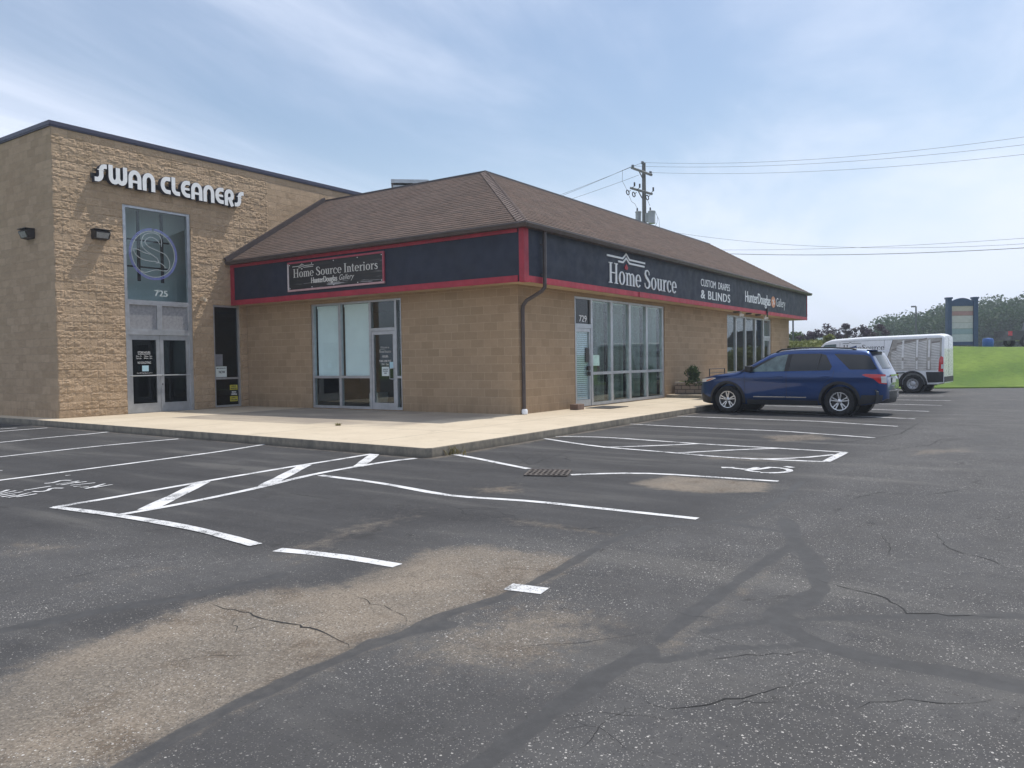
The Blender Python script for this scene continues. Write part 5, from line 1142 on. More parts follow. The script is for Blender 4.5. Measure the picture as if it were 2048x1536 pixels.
for sd in (-1, 1):
    mb = MB(); y = sd*1.03; mb.box(1.50, 1.68, y-.11, y+.09, 1.16, 1.33, .035); mb.box(1.60, 1.66, sd*.93-.04, sd*.93+.06, 1.13, 1.20); mb.build('wing_mirror', black_m, suv, local=True, smooth=True)
    mb = MB(); mb.tube([(2.25, sd*.72, 1.69), (2.4, sd*.71, 1.765), (2.9, sd*.70, 1.80), (3.7, sd*.70, 1.79), (4.2, sd*.69, 1.755), (4.32, sd*.69, 1.72)], .02, 8); mb.build('roof_rail', black_m, suv, local=True, smooth=True)
    o = B.patch([(4.52, 1.075), (4.60, 1.10), (5.02, 1.085), (5.04, .83), (4.90, .86), (4.78, .98), (4.62, 1.03)], .012, (sd,)).build('tail_light', lamp_red, suv, local=True, smooth=True)
    B.patch([(4.94, 1.03), (5.035, 1.03), (5.04, .86), (4.95, .87)], .016, (sd,)).build('reverse_lamp', lamp_clear, o, local=True)
    o = B.patch([(.06, .87), (.10, .96), (.52, 1.005), (.62, .99), (.40, .91), (.25, .88)], .010, (sd,)).build('headlight', lamp_clear, suv, local=True, smooth=True)
    B.patch([(.28, .895), (.40, .925), (.55, .985), (.45, .975), (.30, .93)], .014, (sd,)).build('indicator', lamp_amber, o, local=True)
mb = MB(); mb.prism([(-.45, .62), (.45, .62), (.48, .88), (-.48, .88)], lambda u, v, d: (.035-d+.12*(u/.6)**2, u, v), 0, .03); mb.build('grille', black_m, suv, local=True)
mb = MB(); mb.prism([(-.19, .86), (.19, .86), (.19, 1.0), (-.19, 1.0)], lambda u, v, d: (5.062+d, u, v), 0, .01); mb.build('licence_plate', plate_m, suv, local=True)
mb = MB(); mb.prism([(-.42, 1.03), (.42, 1.03), (.42, 1.07), (-.42, 1.07)], lambda u, v, d: (5.052+d, u, v), 0, .03); mb.build('tailgate_trim', chrome, suv, local=True)
mb = MB(); mb.prism([(3.95, 1.785), (4.15, 1.785), (4.15, 1.84)], lambda u, v, d: (u, d, v), -.01, .01); mb.build('aerial_fin', carblue, suv, local=True)

# white cargo van
loc, rz = frame_at((1825, 786), (4.36, -.98), R(4))
van = thing('parked_van', loc, 'white cargo van with dark HomeSource lettering and a printed window-blind picture on its rear side', 'van', None, rz)
V_ = Body(5.42, [(0, .70), (.05, .95), (.2, 1.10), (.48, 1.30), (.62, 1.45), (1.08, 2.0), (1.35, 2.11), (2.4, 2.17), (5.25, 2.22), (5.36, 2.20), (5.42, 2.12)], [(0, .40), (.15, .28), (5.2, .32), (5.42, .38)],
    [(0, .70), (.1, .84), (.35, .96), (.8, 1.01), (5.2, 1.01), (5.36, .985), (5.42, .95)], lambda x: 1.25, .10, .06, .10)
vb = V_.mesh().build('body', vanwhite, van, local=True)
bm = bmesh.new(); bm.from_mesh(vb.data); bmesh.ops.recalc_face_normals(bm, faces=bm.faces[:]); bm.to_mesh(vb.data); bm.free(); vb.parent = None
VX = (.95, 4.36); VR = .345
bool_cut(vb, [cutter(x, VR, .43, y0, y0+.36) for x in VX for y0 in (-1.09, .73)]); vb.parent = van
vb.data.polygons.foreach_set('use_smooth', [True]*len(vb.data.polygons)); vb.data.set_sharp_from_angle(angle=R(35))
for x in VX:
    for sd in (-1, 1): mb = MB(); mb.lathe([(0, 0), (.427, 0), (.427, .30)], (x, sd*.70, VR), (0, sd, 0), 30); mb.build('wheel_well', black_m, van, local=True)
for x in VX:
    for sd in (-1, 1): wheel(van, (x, sd*.98, VR), VR, .22, sd, .205, False)
def vp(poly, off, name, mat, parent=None, sides=(-1, 1), cuts=5):
    for sd in sides: o = V_.patch(poly, off, (sd,), cuts).build(name, mat, parent or van, local=True, smooth=True)
    return o
for sd in (-1, 1): vp([(.72, 1.38), (.80, 1.55), (1.12, 1.90), (1.56, 1.93), (1.56, 1.38)], .006, 'window', carglass_l, sides=(sd,))
mb = MB(); n = 12
for i in range(n+1):
    x = .56+(1.12-.56)*i/n; z = V_.zt(x); ye = V_.side(x, z)*.86
    for k in range(9): y = ye*(k/4-1); mb.v.append((x-.015, y, z+.034*(1-(y/max(ye, .1))**2)+.012))
for i in range(n):
    for k in range(8): a = i*9+k; mb.f.append((a, a+1, a+10, a+9))
mb.build('windscreen', carglass, van, local=True, smooth=True)
gg = plain('grey_gap', (.22, .22, .23), .6, var=0)
for pl in ([(1.70, .5), (1.70, 2.0)], [(3.35, .5), (3.35, 2.05)], [(1.75, 2.02), (5.3, 2.07)]):
    Ls, Rs = ribbon(pl, .012)
    for sd in (-1, 1): V_.patch([tuple(Rs[0]), tuple(Rs[1]), tuple(Ls[1]), tuple(Ls[0])], .004, (sd,), cuts=4).build('door_gap', gg, van, local=True)
navy_p = plain('navy_print', (.035, .035, .05), .5, var=0)
# printed blind picture on the rear side panels (flat print on the skin)
pic_bg = plain('picture_ground', (.40, .37, .33), .5, var=.25, scale=3); pic_lt = plain('picture_slat', (.80, .79, .77), .5, var=.08); pic_dk = plain('picture_edge', (.09, .07, .065), .5, var=.1)
g1 = [(3.66, 2.05), (5.34, 2.08), (5.34, .86), (3.34, .86), (3.42, 1.15), (3.54, 1.55)]
rail_m = plain('picture_rail', (.24, .21, .19), .5, var=.1)
for sd in (-1, 1):
    q_ = (sd,); pic = V_.patch(g1, .005, q_, 9).build('side_picture', pic_bg, van, local=True, smooth=True)
    mb = MB(); Ls, Rs = ribbon([(3.66, 2.05), (3.54, 1.55), (3.42, 1.15), (3.34, .86)], .022)
    for i in range(3): V_.patch([tuple(Rs[i]), tuple(Rs[i+1]), tuple(Ls[i+1]), tuple(Ls[i])], .009, q_, mb=mb, cuts=3)
    mb.build('picture_edge', pic_dk, pic, local=True)
    for x0, x1, zt_l, zt_r in ((3.62, 3.80, 1.62, 1.68), (3.80, 4.0, 1.86, 1.90), (4.06, 4.46, 1.92, 2.0), (4.56, 4.84, 1.98, 2.04), (5.0, 5.28, 1.88, 1.92)):
        V_.patch([(x0, zt_l), (x1, zt_r), (x1, zt_r+.05), (x0, zt_l+.05)], .008, q_, cuts=1).build('picture_rail', rail_m, pic, local=True)
        z = .90; mb = MB()
        while z < zt_l-.04:
            k = (z-.9)/1.1; sl_ = (zt_r-zt_l)*k*1.3-.01; V_.patch([(x0, z), (x1, z+sl_), (x1, z+sl_+.034), (x0, z+.026)], .008, q_, mb=mb, cuts=1); z += .058
        mb.build('picture_slats', pic_lt, pic, local=True)
    for x in (4.02, 4.51, 4.92): V_.patch([(x-.035, .9), (x+.035, .9), (x+.04, 2.03), (x-.03, 2.0)], .0085, q_, cuts=3).build('picture_post', pic_lt, pic, local=True)
for sd in (-1, 1):
    fv = (lambda u, v, d: (u, -(V_.side(u, v)+.004+d), v)) if sd < 0 else (lambda u, v, d: (5.6-u, V_.side(5.6-u, v)+.004+d, v))
    mb = MB(); mb = MB(); serif_text(mb, 'HomeSource', 1.83, 3.36, 1.66, 1.88, fv, .0, .004); mb.build('lettering', navy_p, van, local=True); mb = MB(); text(mb, 'DRAPERIES & BLINDS', 1.95, 3.36, 1.55, 1.61, fv, .004, bold=.004, spacing=1.1); mb.build('lettering', navy_p, van, local=True); mb = MB(); text(mb, 'INSTALLATION', 2.74, 3.32, 1.20, 1.25, fv, .004, bold=.003); mb.build('lettering', navy_p, van, local=True); mb = MB()
    add_ribbon(mb, [(1.80, 1.945), (2.02, 1.945), (2.09, 1.985), (2.16, 1.945), (2.50, 1.945)], .016, fv, 0, .004); mb.build('roofline_mark', navy_p, van, local=True)
vp([(4.88, .40), (5.40, .42), (5.41, .80), (4.82, .80)], .010, 'lower_cladding', clad); vp([(2.1, .36), (3.88, .36), (3.85, .56), (2.1, .56)], .010, 'lower_cladding', clad)
for xc in VX:
    for sd in (-1, 1):
        mb = MB(); pts = [(a, r_) for a in range(-14, 195, 8) for r_ in (.428, .50)]
        for a, r_ in pts: x, z = xc+r_*math.cos(R(a)), VR+r_*math.sin(R(a)); mb.v.append((x, sd*(V_.side(x, z)+.014), z))
        for i in range(len(pts)//2-1): a = 2*i; mb.f.append((a, a+1, a+3, a+2))
        mb.build('arch_trim', clad, van, local=True)
for sd in (-1, 1): o = vp([(5.24, .82), (5.40, .80), (5.405, 1.34), (5.33, 1.40), (5.27, 1.30)], .012, 'tail_light', lamp_red, sides=(sd,)); V_.patch([(5.33, .92), (5.405, .92), (5.405, 1.08), (5.33, 1.08)], .018, (sd,)).build('reverse_lamp', lamp_clear, o, local=True)
mb = MB(); mb.prism([(-.9, .42), (.9, .42), (.9, .62), (-.9, .62)], lambda u, v, d: (5.42+d-.04*(u/.9)**2, u, v), 0, .06); mb.build('rear_bumper', clad, van, local=True)
mb = MB(); mb.tube([(3.45, -1.03, .74), (4.1, -1.05, .78)], .022, 6); mb.build('side_bar', plain('green_grey_bar', (.07, .10, .09), .6), van, local=True)
mb = MB(); mb.prism([(-.01, .66), (.01, .66), (.01, 2.1), (-.01, 2.1)], lambda u, v, d: (5.421+d, u, v), 0, .003); mb.build('door_gap', black_m, van, local=True)
for sd in (-1, 1):
    mb = MB(); mb.box(1.05, 1.20, sd*1.13-.10, sd*1.13+.10, 1.35, 1.70, .03); mb.box(1.12, 1.18, min(sd*.97, sd*1.06), max(sd*.97, sd*1.06), 1.42, 1.46); mb.build('wing_mirror', black_m, van, local=True, smooth=True)
    V_.patch([(.16, .86), (.22, 1.02), (.52, 1.12), (.5, .95)], .01, (sd,)).build('headlight', lamp_clear, van, local=True)
# ------------------------------------------------------------------ vegetation
rng = np.random.default_rng(5)
def leaves(clumps, n, size, flat=.0, jitter=.5):
    """clumps: (x,y,z,rx,ry,rz). returns MB of many small leaf quads"""
    C_ = np.array([c[:3] for c in clumps]); Rr = np.array([c[3:] for c in clumps]); wgt = Rr.prod(1)**.67; wgt /= wgt.sum()
    k = rng.choice(len(clumps), n, p=wgt); d = rng.normal(size=(n, 3)); d /= np.linalg.norm(d, axis=1)[:, None]; r_ = rng.random(n)**.45
    P = C_[k]+d*Rr[k]*r_[:, None]; a = rng.normal(size=(n, 3)); a /= np.linalg.norm(a, axis=1)[:, None]; b = np.cross(a, d+rng.normal(size=(n, 3))*jitter); b /= np.linalg.norm(b, axis=1)[:, None]+1e-9
    s = size*(.6+.8*rng.random(n))[:, None]; mb = MB(); q0 = P-a*s*.5; q1 = P+b*s*.32; q2 = P+a*s*.5; q3 = P-b*s*.32
    mb.v = [tuple(v) for v in np.stack([q0, q1, q2, q3], 1).reshape(-1, 3)]; mb.f = [(4*i, 4*i+1, 4*i+2, 4*i+3) for i in range(n)]; return mb
def tree(name, label, base, h, cr, lm, n, ls, group=None, trunk=.35, nclump=16, airy=1., cat='tree'):
    base = Vector(base); t = thing(name, base, label, cat, group); mb = MB(); r_ = random.Random(int(base.x*97+base.y*31))
    top = base+Vector((r_.uniform(-.05, .05)*h, r_.uniform(-.05, .05)*h, h*.8)); mb.tube([base-Vector((0, 0, .2)), base+(top-base)*.35, base+(top-base)*.7, top], [h*.022, h*.017, h*.01, h*.003], 7); cl = []
    for i in range(nclump):
        f = r_.uniform(trunk, 1.); a = r_.uniform(0, 6.283); prof = math.sin(min(1, (f-trunk)/(1-trunk)*.85+.18)*math.pi)**.6; rr = cr*prof*r_.uniform(.35, .95)
        st = base+(top-base)*min(.95, f*.75); e = base+Vector((math.cos(a)*rr, math.sin(a)*rr, f*h*.93)); mb.tube([st, (st+e)/2+Vector((0, 0, .04*h)), e], [h*.008, h*.005, h*.002], 5)
        q = cr*r_.uniform(.26, .46)*airy; cl.append((e.x, e.y, e.z, q, q, q*.75))
    mb.build('trunk', bark, t, smooth=True); leaves(cl, n, ls).build('crown', lm, t); return t
def ground_at(px_, py_, dist): p = AT(px_, py_, dist); return Vector((p.x, p.y, GZ(p.x, p.y))), p
# far wood behind the lawn: reads as one mass
cl = []; mbt = MB()
tops = [(1792, 640), (1800, 628), (1830, 627), (1852, 622), (1878, 612), (1905, 606), (1935, 606), (1965, 598), (1995, 598), (2016, 606), (2035, 596), (2058, 583), (2090, 575), (2130, 570), (2170, 566)]
for i, (x, y) in enumerate(tops):
    for dd, dy, dx_ in ((150, 0, 0), (172, -3, 9), (135, 20, 6)):
        g, p = ground_at(x+dx_, y+dy, dd); h = p.z-g.z; w_ = 2.6*dd/110
        cl += [(g.x, g.y, g.z+h-w_*.8, w_*.9, w_*.9, w_*.85)]
        for k in range(5): a = random.uniform(0, 6.28); cl.append((g.x+math.cos(a)*w_*.7, g.y+math.sin(a)*w_*.7, g.z+random.uniform(.12, .75)*h, w_*.8, w_*.8, w_*.8))
        mbt.tube([g-Vector((0, 0, .3)), g+Vector((0, 0, h*.7))], [.2, .08], 6)
wd = leaves(cl, 100000, .45).build('woodland', leaf_dark); tag(wd, 'dense dark green wood rising behind the lawn and the pylon sign', 'wood', None, 'stuff')
tag(mbt.build('woodland_trunks', bark, wd))
# purple-leaved young trees
for i, (x, y, dd, cr_, lb) in enumerate(((1614, 659, 62, 1.0, 'sparse purple-leaved young tree nearest the end of the low shop'), (1653, 650, 62, 1.1, 'purple-leaved young tree rising behind the yellow-green bush'), (1691, 648, 66, 1.0, 'airy purple young tree directly above the dark low roof'),
    (1721, 649, 66, 1.1, 'round purple young tree, second from the wood above the van roof'), (1752, 648, 68, 1.35, 'dense purple young tree touching the left end of the wood'))):
    g, p = ground_at(x, y, dd); tree('young_tree', lb, g, p.z-g.z, cr_, leaf_purple, 800 if i < 4 else 1300, .15, 'purple young trees beyond the lot', .28, 15, .75)
g, p = ground_at(1586, 664, 66); tree('young_tree', 'blue-green tree partly hidden behind the end wall of the low shop', g, p.z-g.z, 1.0, leaf_mid, 1400, .2, None, .2, 16)
g, p = ground_at(1658, 676, 46); tree('flowering_bush', 'yellow-green bush with pale flowers behind the white van cab', g, p.z-g.z+.1, .8, leaf_bush, 2200, .13, None, .05, 18, .9, 'bush')
# rough tall growth behind the shop
cl = []
for i in range(70):
    x = random.uniform(1560, 1720); dd = random.uniform(40, 56); g, p = ground_at(x, 690, dd); hh = max(.6, AT(x, random.uniform(684, 694), dd).z-g.z); cl.append((g.x, g.y, g.z+hh*.5, .9, .9, hh*.5))
tag(leaves(cl, 16000, .26, jitter=.2).build('tall_weeds', leaf_bush), 'rough yellow-green growth at the lot edge behind the low shop', 'weeds', None, 'stuff')
# planter with rose-like shrub
pt = thing('planter_box', (10.6, -.65, .1), 'low grey block planter box against the long tan wall by the car nose', 'planter')
mb = MB()
x0, x1, y0, y1, z0, z1 = 9.2, 12.4, -1.25, -.12, .10, .46
for bx in ((x0, x1, y0, y0+.18, z0, z1), (x0, x0+.18, y0+.18, y1, z0, z1), (x1-.18, x1, y0+.18, y1, z0, z1)): mb.box(*bx, .012)
mb.build('block_wall', planter_block, pt)
mb = MB(); mb.box(x0-.02, x1+.02, y0-.02, y0+.20, z1+.002, z1+.05, .01); mb.box(x0-.02, x0+.2, y0+.2, y1, z1+.002, z1+.05, .01); mb.build('coping', plain('pale_coping', (.40, .36, .32), .9, var=.2), pt)
mb = MB(); mb.box(x0+.18, x1-.18, y0+.18, y1, z0+.1, z1-.02); mb.build('soil', plain('soil', (.05, .04, .03), .95, var=.3), pt)
p = PY(1387, 733, -.75); sb = thing('rose_shrub', (p.x, -.75, .44), 'leafy upright shrub growing in the block planter box', 'shrub')
hh = p.z-.44; cl = []
for i in range(26): f = random.random(); w_ = .34*(1-f*.7); cl.append((p.x+random.gauss(0, .5)*w_, -.75+random.gauss(0, .4)*w_, .44+f*hh*.95, .16, .16, .15))
leaves(cl, 1500, .075).build('foliage', leaf_shrub, sb)
mb = MB()
for i in range(9): a = random.uniform(0, 6.28); mb.tube([(p.x+math.cos(a)*.08, -.75+math.sin(a)*.08, .42), (p.x+math.cos(a)*.2, -.75+math.sin(a)*.2, .44+hh*.5), (p.x+math.cos(a)*.25, -.75+math.sin(a)*.2, .44+hh*.9)], [.012, .009, .004], 5)
mb.build('stem', bark, sb)
cl = [(random.uniform(9.3, 12.2), random.uniform(-1.05, -.3), .48, .14, .12, .07) for _ in range(22)]
tag(leaves(cl, 1000, .06).build('planter_flowers', leaf_bush), 'low yellowish planting filling the block planter box', 'plants', None, 'stuff')
# weeds along the kerb and on the slabs
def weed(px_, py_, z, h, w_, lb, dry=True):
    p = G(px_, py_, z); t = MB()
    for i in range(46):
        a = random.uniform(0, 6.28); l_ = h*random.uniform(.4, 1.1); q = Vector((p.x+random.gauss(0, w_), p.y+random.gauss(0, w_), z)); tip = q+Vector((math.cos(a)*l_*.6, math.sin(a)*l_*.6, l_*.8)); n_ = Vector((-math.sin(a), math.cos(a), 0))*.006
        m_ = (q+tip)/2+Vector((0, 0, .15*l_)); t.add([q-n_, q+n_, m_+n_*1.4, m_-n_*1.4, tip], [(0, 1, 2, 3), (3, 2, 4)])
    tag(place_mesh(t.build('weed', grass_dry if dry else leaf_mid)), lb, 'weed', 'weeds along the kerb')
weed(535, 884, -.15, .10, .12, 'dry weed tuft where the longest left parking line meets the kerb'); weed(655, 893, -.15, .16, .10, 'green weed at the kerb foot left of the hatched aisle', False); weed(500, 880, -.15, .09, .15, 'low dry weed along the kerb left of the longest parking line')
weed(905, 909, -.15, .17, .10, 'dry grass tuft at the kerb corner by the thin white line'); weed(677, 851, 0, .07, .03, 'small yellow-green weed growing from the slab joint before the short wall'); weed(1300, 838, -.15, .07, .08, 'tiny dry weed at the kerb foot near the blue car'); weed(1058, 876, -.15, .06, .1, 'scrap of dry weed at the kerb where the right hatched aisle begins')

# ------------------------------------------------------------------ background objects
# utility pole
def at_h(x, y, d): return AT(x, y, d)
DP = 50; top = AT(1287.5, 326, DP); base = Vector((top.x, top.y, GZ(top.x, top.y))); s_ = DP/CF
pole = thing('utility_pole', base, 'grey wooden utility pole with two crossarms and grey transformers behind the low shop roof', 'utility pole')
PT = lambda x, y, dz=0: AT(x, y, DP+dz)
mb = MB(); mb.tube([base, base+(top-base)*.5, top], [.19, .155, .115], 12); mb.build('pole', wood_post, pole, smooth=True)
def bar(mb, a, b, w_): 
    a, b = Vector(a), Vector(b); t = (b-a).normalized(); sd = t.cross(Vector((0, 0, 1))).normalized(); u = sd.cross(t); mb.add([a+sd*x*w_+u*z*w_ for x, z in ((-1, -1), (1, -1), (1, 1), (-1, 1))]+[b+sd*x*w_+u*z*w_ for x, z in ((-1, -1), (1, -1), (1, 1), (-1, 1))], [(0, 1, 2, 3), (7, 6, 5, 4), (0, 4, 5, 1), (1, 5, 6, 2), (2, 6, 7, 3), (3, 7, 4, 0)])
for a, b, c_, d_ in (((1263.5, 335.5), (1303, 350), (1279, 344), (1285, 356)), ((1261.5, 376), (1303.5, 388), (1277, 383), (1284, 396))):
    mb = MB(); bar(mb, PT(*a, .8), PT(*b, -1.2), .065); o = mb.build('crossarm', wood_post, pole); mb = MB(); bar(mb, PT(*c_, .1), PT(*d_, -.1), .025); mb.build('brace', wood_post, o)
for (x, y) in ((1265.5, 333), (1285, 326), (1301, 346)):
    mb = MB(); q = PT(x, y, -.25); mb.lathe([(0, -.16), (.03, -.16), (.03, -.05), (.09, -.05), (.09, 0), (.05, .02), (.1, .05), (.08, .1), (0, .12)], q, (0, 0, 1), 10); mb.build('insulator', plain('insulator_grey', (.18, .2, .24), .4), pole, smooth=True)
for (x, y) in ((1269, 369), (1279.5, 372), (1306.5, 379)): mb = MB(); q = PT(x, y, -.2); mb.tube([q+Vector((0, 0, .13)), q-Vector((0, 0, .10))], .055, 8); mb.tube([q-Vector((0, 0, .10)), PT(x-4, y+6, -.1), PT(x-4.5, y+9, 0)], .02, 6); mb.build('surge_arrester', bronze, pole, smooth=True)
for (x, y) in ((1255.5, 385), (1267.5, 389), (1294.5, 395)):
    mb = MB(); pts = [PT(x+2.6*math.cos(R(a))+math.sin(R(a))*1., y+4.9*math.sin(R(a)), -.3) for a in range(0, 361, 40)]; mb.tube(pts, .035, 6); mb.tube([PT(x+3, y-2.5, -.3), PT(x+5.5, y-4, 0)], .025, 5); mb.build('fuse_cutout', bronze, pole, smooth=True)
for (x0, x1, y0, y1, dz, bx) in ((1270.5, 1283, 422.5, 452, .4, 1274.5), (1296, 1311, 421.5, 447, -.3, 1300.5)):
    a, b = PT(x0, y0, dz), PT(x1, y0, dz); c0 = (a+b)/2; r_ = (b-a).length/2; lo = PT((x0+x1)/2, y1, dz); hgt = c0.z-lo.z
    mb = MB(); mb.lathe([(0, 0), (r_*.97, 0), (r_*.97, .05), (r_*.94, .06), (r_*.94, hgt-.1), (r_*1.03, hgt-.1), (r_*1.03, hgt-.03), (r_*.8, hgt), (0, hgt)], (c0.x, c0.y, c0.z-hgt), (0, 0, 1), 24); o = mb.build('transformer', trafo_m, pole, smooth=True)
    mb = MB(); mb.tube([PT(bx, y0+1, dz), PT(bx, y0-6.5, dz)], [.06, .045], 8); mb.build('bushing', bronze, o)
mb = MB(); a = PT(1286, 425); obx = PT(1296, 440, -.1); mb.box(min(a.x, obx.x)-.1, max(a.x, obx.x)+.1, obx.y-.12, obx.y+.12, PT(1290, 445).z, PT(1290, 427).z); mb.build('mounting_bracket', trafo_m, pole)
# second pole off to the right carries the far ends of the lines
def wire(pts2, r_, label, group):
    P = []
    a, b, sag = pts2
    for i in range(25): t = i/24; P.append(a.lerp(b, t)-Vector((0, 0, sag*4*t*(1-t))))
    mb = MB(); mb.tube(P, r_, 5); tag(mb.build('power_line', wire_m), label, 'power line', group)
E2 = 42
wire((PT(1285, 325, -.25), AT(2600, 178, E2), .9), .008, 'topmost overhead line running right from the pole top', 'overhead lines')
wire((PT(1265.5, 332, -.25), AT(2600, 208, E2), .8), .008, 'second overhead line from the top, running right from the crossarm', 'overhead lines')
wire((PT(1301, 345, -.25), AT(2600, 232, E2), .75), .008, 'third overhead line from the top, running right from the crossarm', 'overhead lines')
wire((AT(1290, 455, DP), AT(2600, 430, E2), 1.25), .008, 'thin sagging line ending at the shop roof, highest of the low three', 'overhead lines')
wire((AT(1300, 497, DP), AT(2600, 425, E2), .55), .008, 'faintest thin line crossing just above the thick dark cable', 'overhead lines')
wire((AT(1300, 500, DP), AT(2600, 450, E2), .65), .015, 'thick dark cable, lowest line across the sky at right', 'overhead lines')
for (x, y, x2, y2, lb) in ((1285, 325, 900, 452, 'upper of two close lines falling left from the pole top behind the roof'), (1265.5, 332, 900, 460, 'lower of two close lines falling left from the crossarm behind the roof'), (1278, 350, 900, 458, 'separate thin line falling left below the other two')):
    wire((PT(x, y, 0), AT(x2, y2, 95), .5), .011, lb, 'overhead lines')
for l in ([(1245, 340), (1244.5, 362), (1254, 380)], [(1258, 391), (1263, 403), (1270, 408), (1274, 416)], [(1295, 400), (1300, 412)], [(1311, 424), (1315, 434), (1314, 446), (1310, 452)], [(1311.5, 426), (1318, 440), (1319, 455)]):
    mb = MB(); mb.tube([PT(*q, -.3) for q in l], .011, 5); mb.build('drop_wire', wire_m, pole)
# thin pole under the far eave and a lot lamp
g, p = ground_at(1586, 640, 60); mb = MB(); mb.tube([g, Vector((g.x, g.y, AT(1586, 605, 60).z))], [.07, .05], 8); tag(place_mesh(mb.build('thin_pole', wire_m, smooth=True)), 'thin dark pole standing beyond the far end of the low shop', 'pole')
g, p = ground_at(1832, 613, 85); lt = thing('lot_lamp', g, 'tall dark lamp post with one arm showing above the wood', 'lamp post'); mb = MB(); mb.tube([g, Vector((p.x, p.y, p.z))], [.10, .07], 8); mb.build('post', wire_m, lt, smooth=True)
q = AT(1822, 611.5, 85); mb = MB(); bar(mb, Vector((p.x, p.y, p.z)), Vector((q.x, q.y, p.z)), .07); mb.build('lamp_head', wire_m, lt)
# distant building
c0 = AT(1677, 690, 190); bd = thing('distant_building', (c0.x, c0.y, .5), 'distant low white building with a dark roof beyond the young trees', 'building'); ex = Vector((.6, -.8, 0)); ey = Vector((.8, .6, 0))
bf = lambda a, b, z: tuple(Vector((c0.x, c0.y, 0))+ex*a+ey*b+Vector((0, 0, z))); zr_ = AT(1677, 669, 190).z; zw = AT(1677, 675, 190).z
mb = MB(); obox(mb, bf, -6, 3, 0, 9, .5, zw); mb.build('wall', white_p, bd); mb = MB(); obox(mb, bf, -3, 2.6, -.4, 9.4, zw, zr_); mb.build('roof', plain('dark_roof', (.05, .045, .07), .8), bd)
# pylon sign on the bank
BLU = plain('blue_sign_paint', (.035, .07, .15), .5, var=.1); g, p = ground_at(1923, 692, 57); sg = thing('pylon_sign', g, 'blue framed monument sign with stacked pale panels on the grass bank', 'sign'); rr_ = rt0.copy(); rr_.z = 0; fo = Vector((rr_.y, -rr_.x, 0))*-1
sf = lambda u, v, d: tuple(g+rr_*u+Vector((0, 0, v))-Vector((math.cos(CYAW), math.sin(CYAW), 0))*d)
k_ = 57/CF; zof = lambda y: AT(1923, y, 57).z-g.z; U = lambda x: (x-1923)*k_
for a, b in ((1897, 1904), (1942, 1949.5)): mb = MB(); mb.prism([(U(a), -.2), (U(b), -.2), (U(b), zof(598)), (U(a), zof(598))], sf, -.15, .15); mb.prism([(U(a)-.04, zof(598)), (U(b)+.04, zof(598)), (U(b)+.04, zof(594.5)), (U(a)-.04, zof(594.5))], sf, -.19, .19); mb.build('post', BLU, sg)
mb = MB(); mb.prism([(U(1904), zof(612)), (U(1942), zof(612))]+[(U(1942-38*i/10), zof(603-7*math.sin(math.pi*i/10))) for i in range(11)], sf, -.1, .1); mb.build('arched_header', BLU, sg); mb = MB(); mb.prism([(U(1904), zof(690)), (U(1942), zof(690)), (U(1942), zof(684)), (U(1904), zof(684))], sf, -.1, .1); mb.build('bottom_rail', BLU, sg)
for y0, y1, c in ((612.5, 622, (.52, .45, .40)), (622.5, 631, (.42, .24, .24)), (631.5, 645, (.56, .53, .53)), (645.5, 657, (.55, .54, .55)), (657.5, 668, (.30, .38, .42)), (668.5, 683.5, (.50, .54, .55))):
    mb = MB(); mb.prism([(U(1904), zof(y1)), (U(1942), zof(y1)), (U(1942), zof(y0)), (U(1904), zof(y0))], sf, -.06, .06); mb.build('sign_panel', plain('panel_colour', c, .5, var=.06), sg)
# blue bin and dark pickup by the wood
g, p = ground_at(1976, 689, 60); mb = MB(); mb.lathe([(0, 0), (.28, 0), (.33, .1), (.33, .48), (.26, .58), (0, .62)], g, (0, 0, 1), 16); tag(place_mesh(mb.build('blue_drum', plain('blue_plastic', (.02, .10, .35), .5), smooth=True)), 'small bright blue drum on the grass right of the pylon sign', 'drum')
g, p = ground_at(2036, 692, 64); pk = thing('parked_pickup', g, 'dark pickup truck at the right edge of the picture before the wood', 'pickup'); uu = rr_
pf = lambda u, v, d: tuple(g+uu*(u-1.1)+Vector((0, 0, v))-Vector((math.cos(CYAW), math.sin(CYAW), 0))*d)
darkp = plain('black_car_paint', (.012, .012, .014), .3, coat=.6, var=.05)
bmx = MB().prism([(-.0, .45), (5.4, .45), (5.45, .8), (5.3, 1.05), (3.9, 1.15), (3.35, 1.72), (2.1, 1.75), (1.95, 1.12), (.02, 1.10)], pf, -.95, .95); o = bmx.build('body', darkp, pk)
mb = MB(); mb.prism([(2.12, 1.15), (3.75, 1.15), (3.3, 1.66), (2.15, 1.68)], pf, .951, .956); mb.build('window', carglass, pk)
mb = MB(); mb.prism([(-.03, .78), (.10, .78), (.10, 1.08), (-.03, 1.08)], pf, .72, .965); mb.build('tail_light', lamp_red, pk)
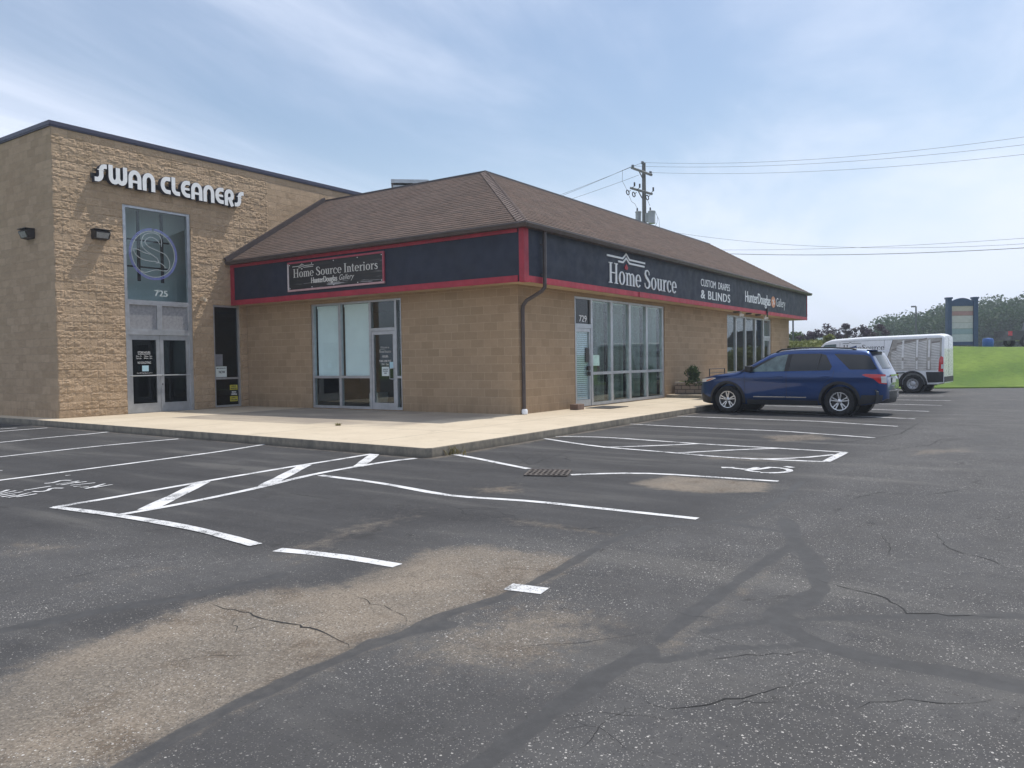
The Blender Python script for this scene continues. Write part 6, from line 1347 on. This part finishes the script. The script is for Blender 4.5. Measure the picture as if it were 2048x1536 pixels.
for x in (1.05, 4.45):
    for sd in (-1, 1):
        c = Vector(pf(x, .38, sd*.80)); ax = Vector(pf(0, 0, sd))-Vector(pf(0, 0, 0)); w_ = bpy.data.objects.new('wheel', None); COL.objects.link(w_); w_.parent = pk
        mb = MB(); mb.lathe([(.2, 0), (.36, 0), (.38, .04), (.38, .16), (.36, .2), (.2, .2)], c, ax, 24); mb.build('tyre', rubber, w_, smooth=True); mb = MB(); mb.lathe([(0, .16), (.2, .18)], c, ax, 20); mb.build('rim', steel_rim, w_)
# wire-frame bench hidden behind the car nose
bn = thing('metal_bench', (11.9, -1.6, .1), 'thin metal bench frame on the raised step behind the car bonnet', 'bench'); mb = MB()
p0 = PY(1419, 738, -1.45); p1 = PY(1441, 737, -1.45); zb2 = p0.z; x0, x1 = p0.x, p1.x+.4
mb.tube([(x0, -1.45, .1), (x0, -1.45, zb2), (x1, -1.45, zb2), (x1, -1.45, .1)], .018, 6); mb.tube([(x0, -1.45, zb2-.13), (x1, -1.45, zb2-.13)], .012, 6); mb.tube([(x0, -1.45, zb2-.26), (x1, -1.45, zb2-.26)], .012, 6); mb.build('back_frame', bronze, bn, smooth=True)
mb = MB(); q0 = PY(1400, 756, -1.45); mb.box(q0.x, x1, -1.75, -1.35, .52, .56); mb.build('seat', bronze, bn); mb = MB(); mb.tube([(q0.x+.05, -1.7, .1), (q0.x+.05, -1.7, .52)], .018, 6); mb.tube([(x1-.05, -1.7, .1), (x1-.05, -1.7, .52)], .018, 6); mb.build('leg', bronze, bn, smooth=True)

# ------------------------------------------------------------------ haze
hm = bpy.data.materials.new('air_haze'); hm.use_nodes = True; ht = hm.node_tree; ht.nodes.clear()
pv = nd(ht, 'ShaderNodeVolumePrincipled'); pv.inputs['Color'].default_value = (.80, .88, 1, 1); pv.inputs['Density'].default_value = .0011; pv.inputs['Anisotropy'].default_value = .2
L(ht, pv.outputs[0], nd(ht, 'ShaderNodeOutputMaterial').inputs['Volume'])
mb = MB(); mb.box(-1400, 1500, -1500, 1500, -1.6, 24); hz_ = mb.build('haze', hm); tag(hz_, kind='stuff'); S.cycles.volume_bounces = 0
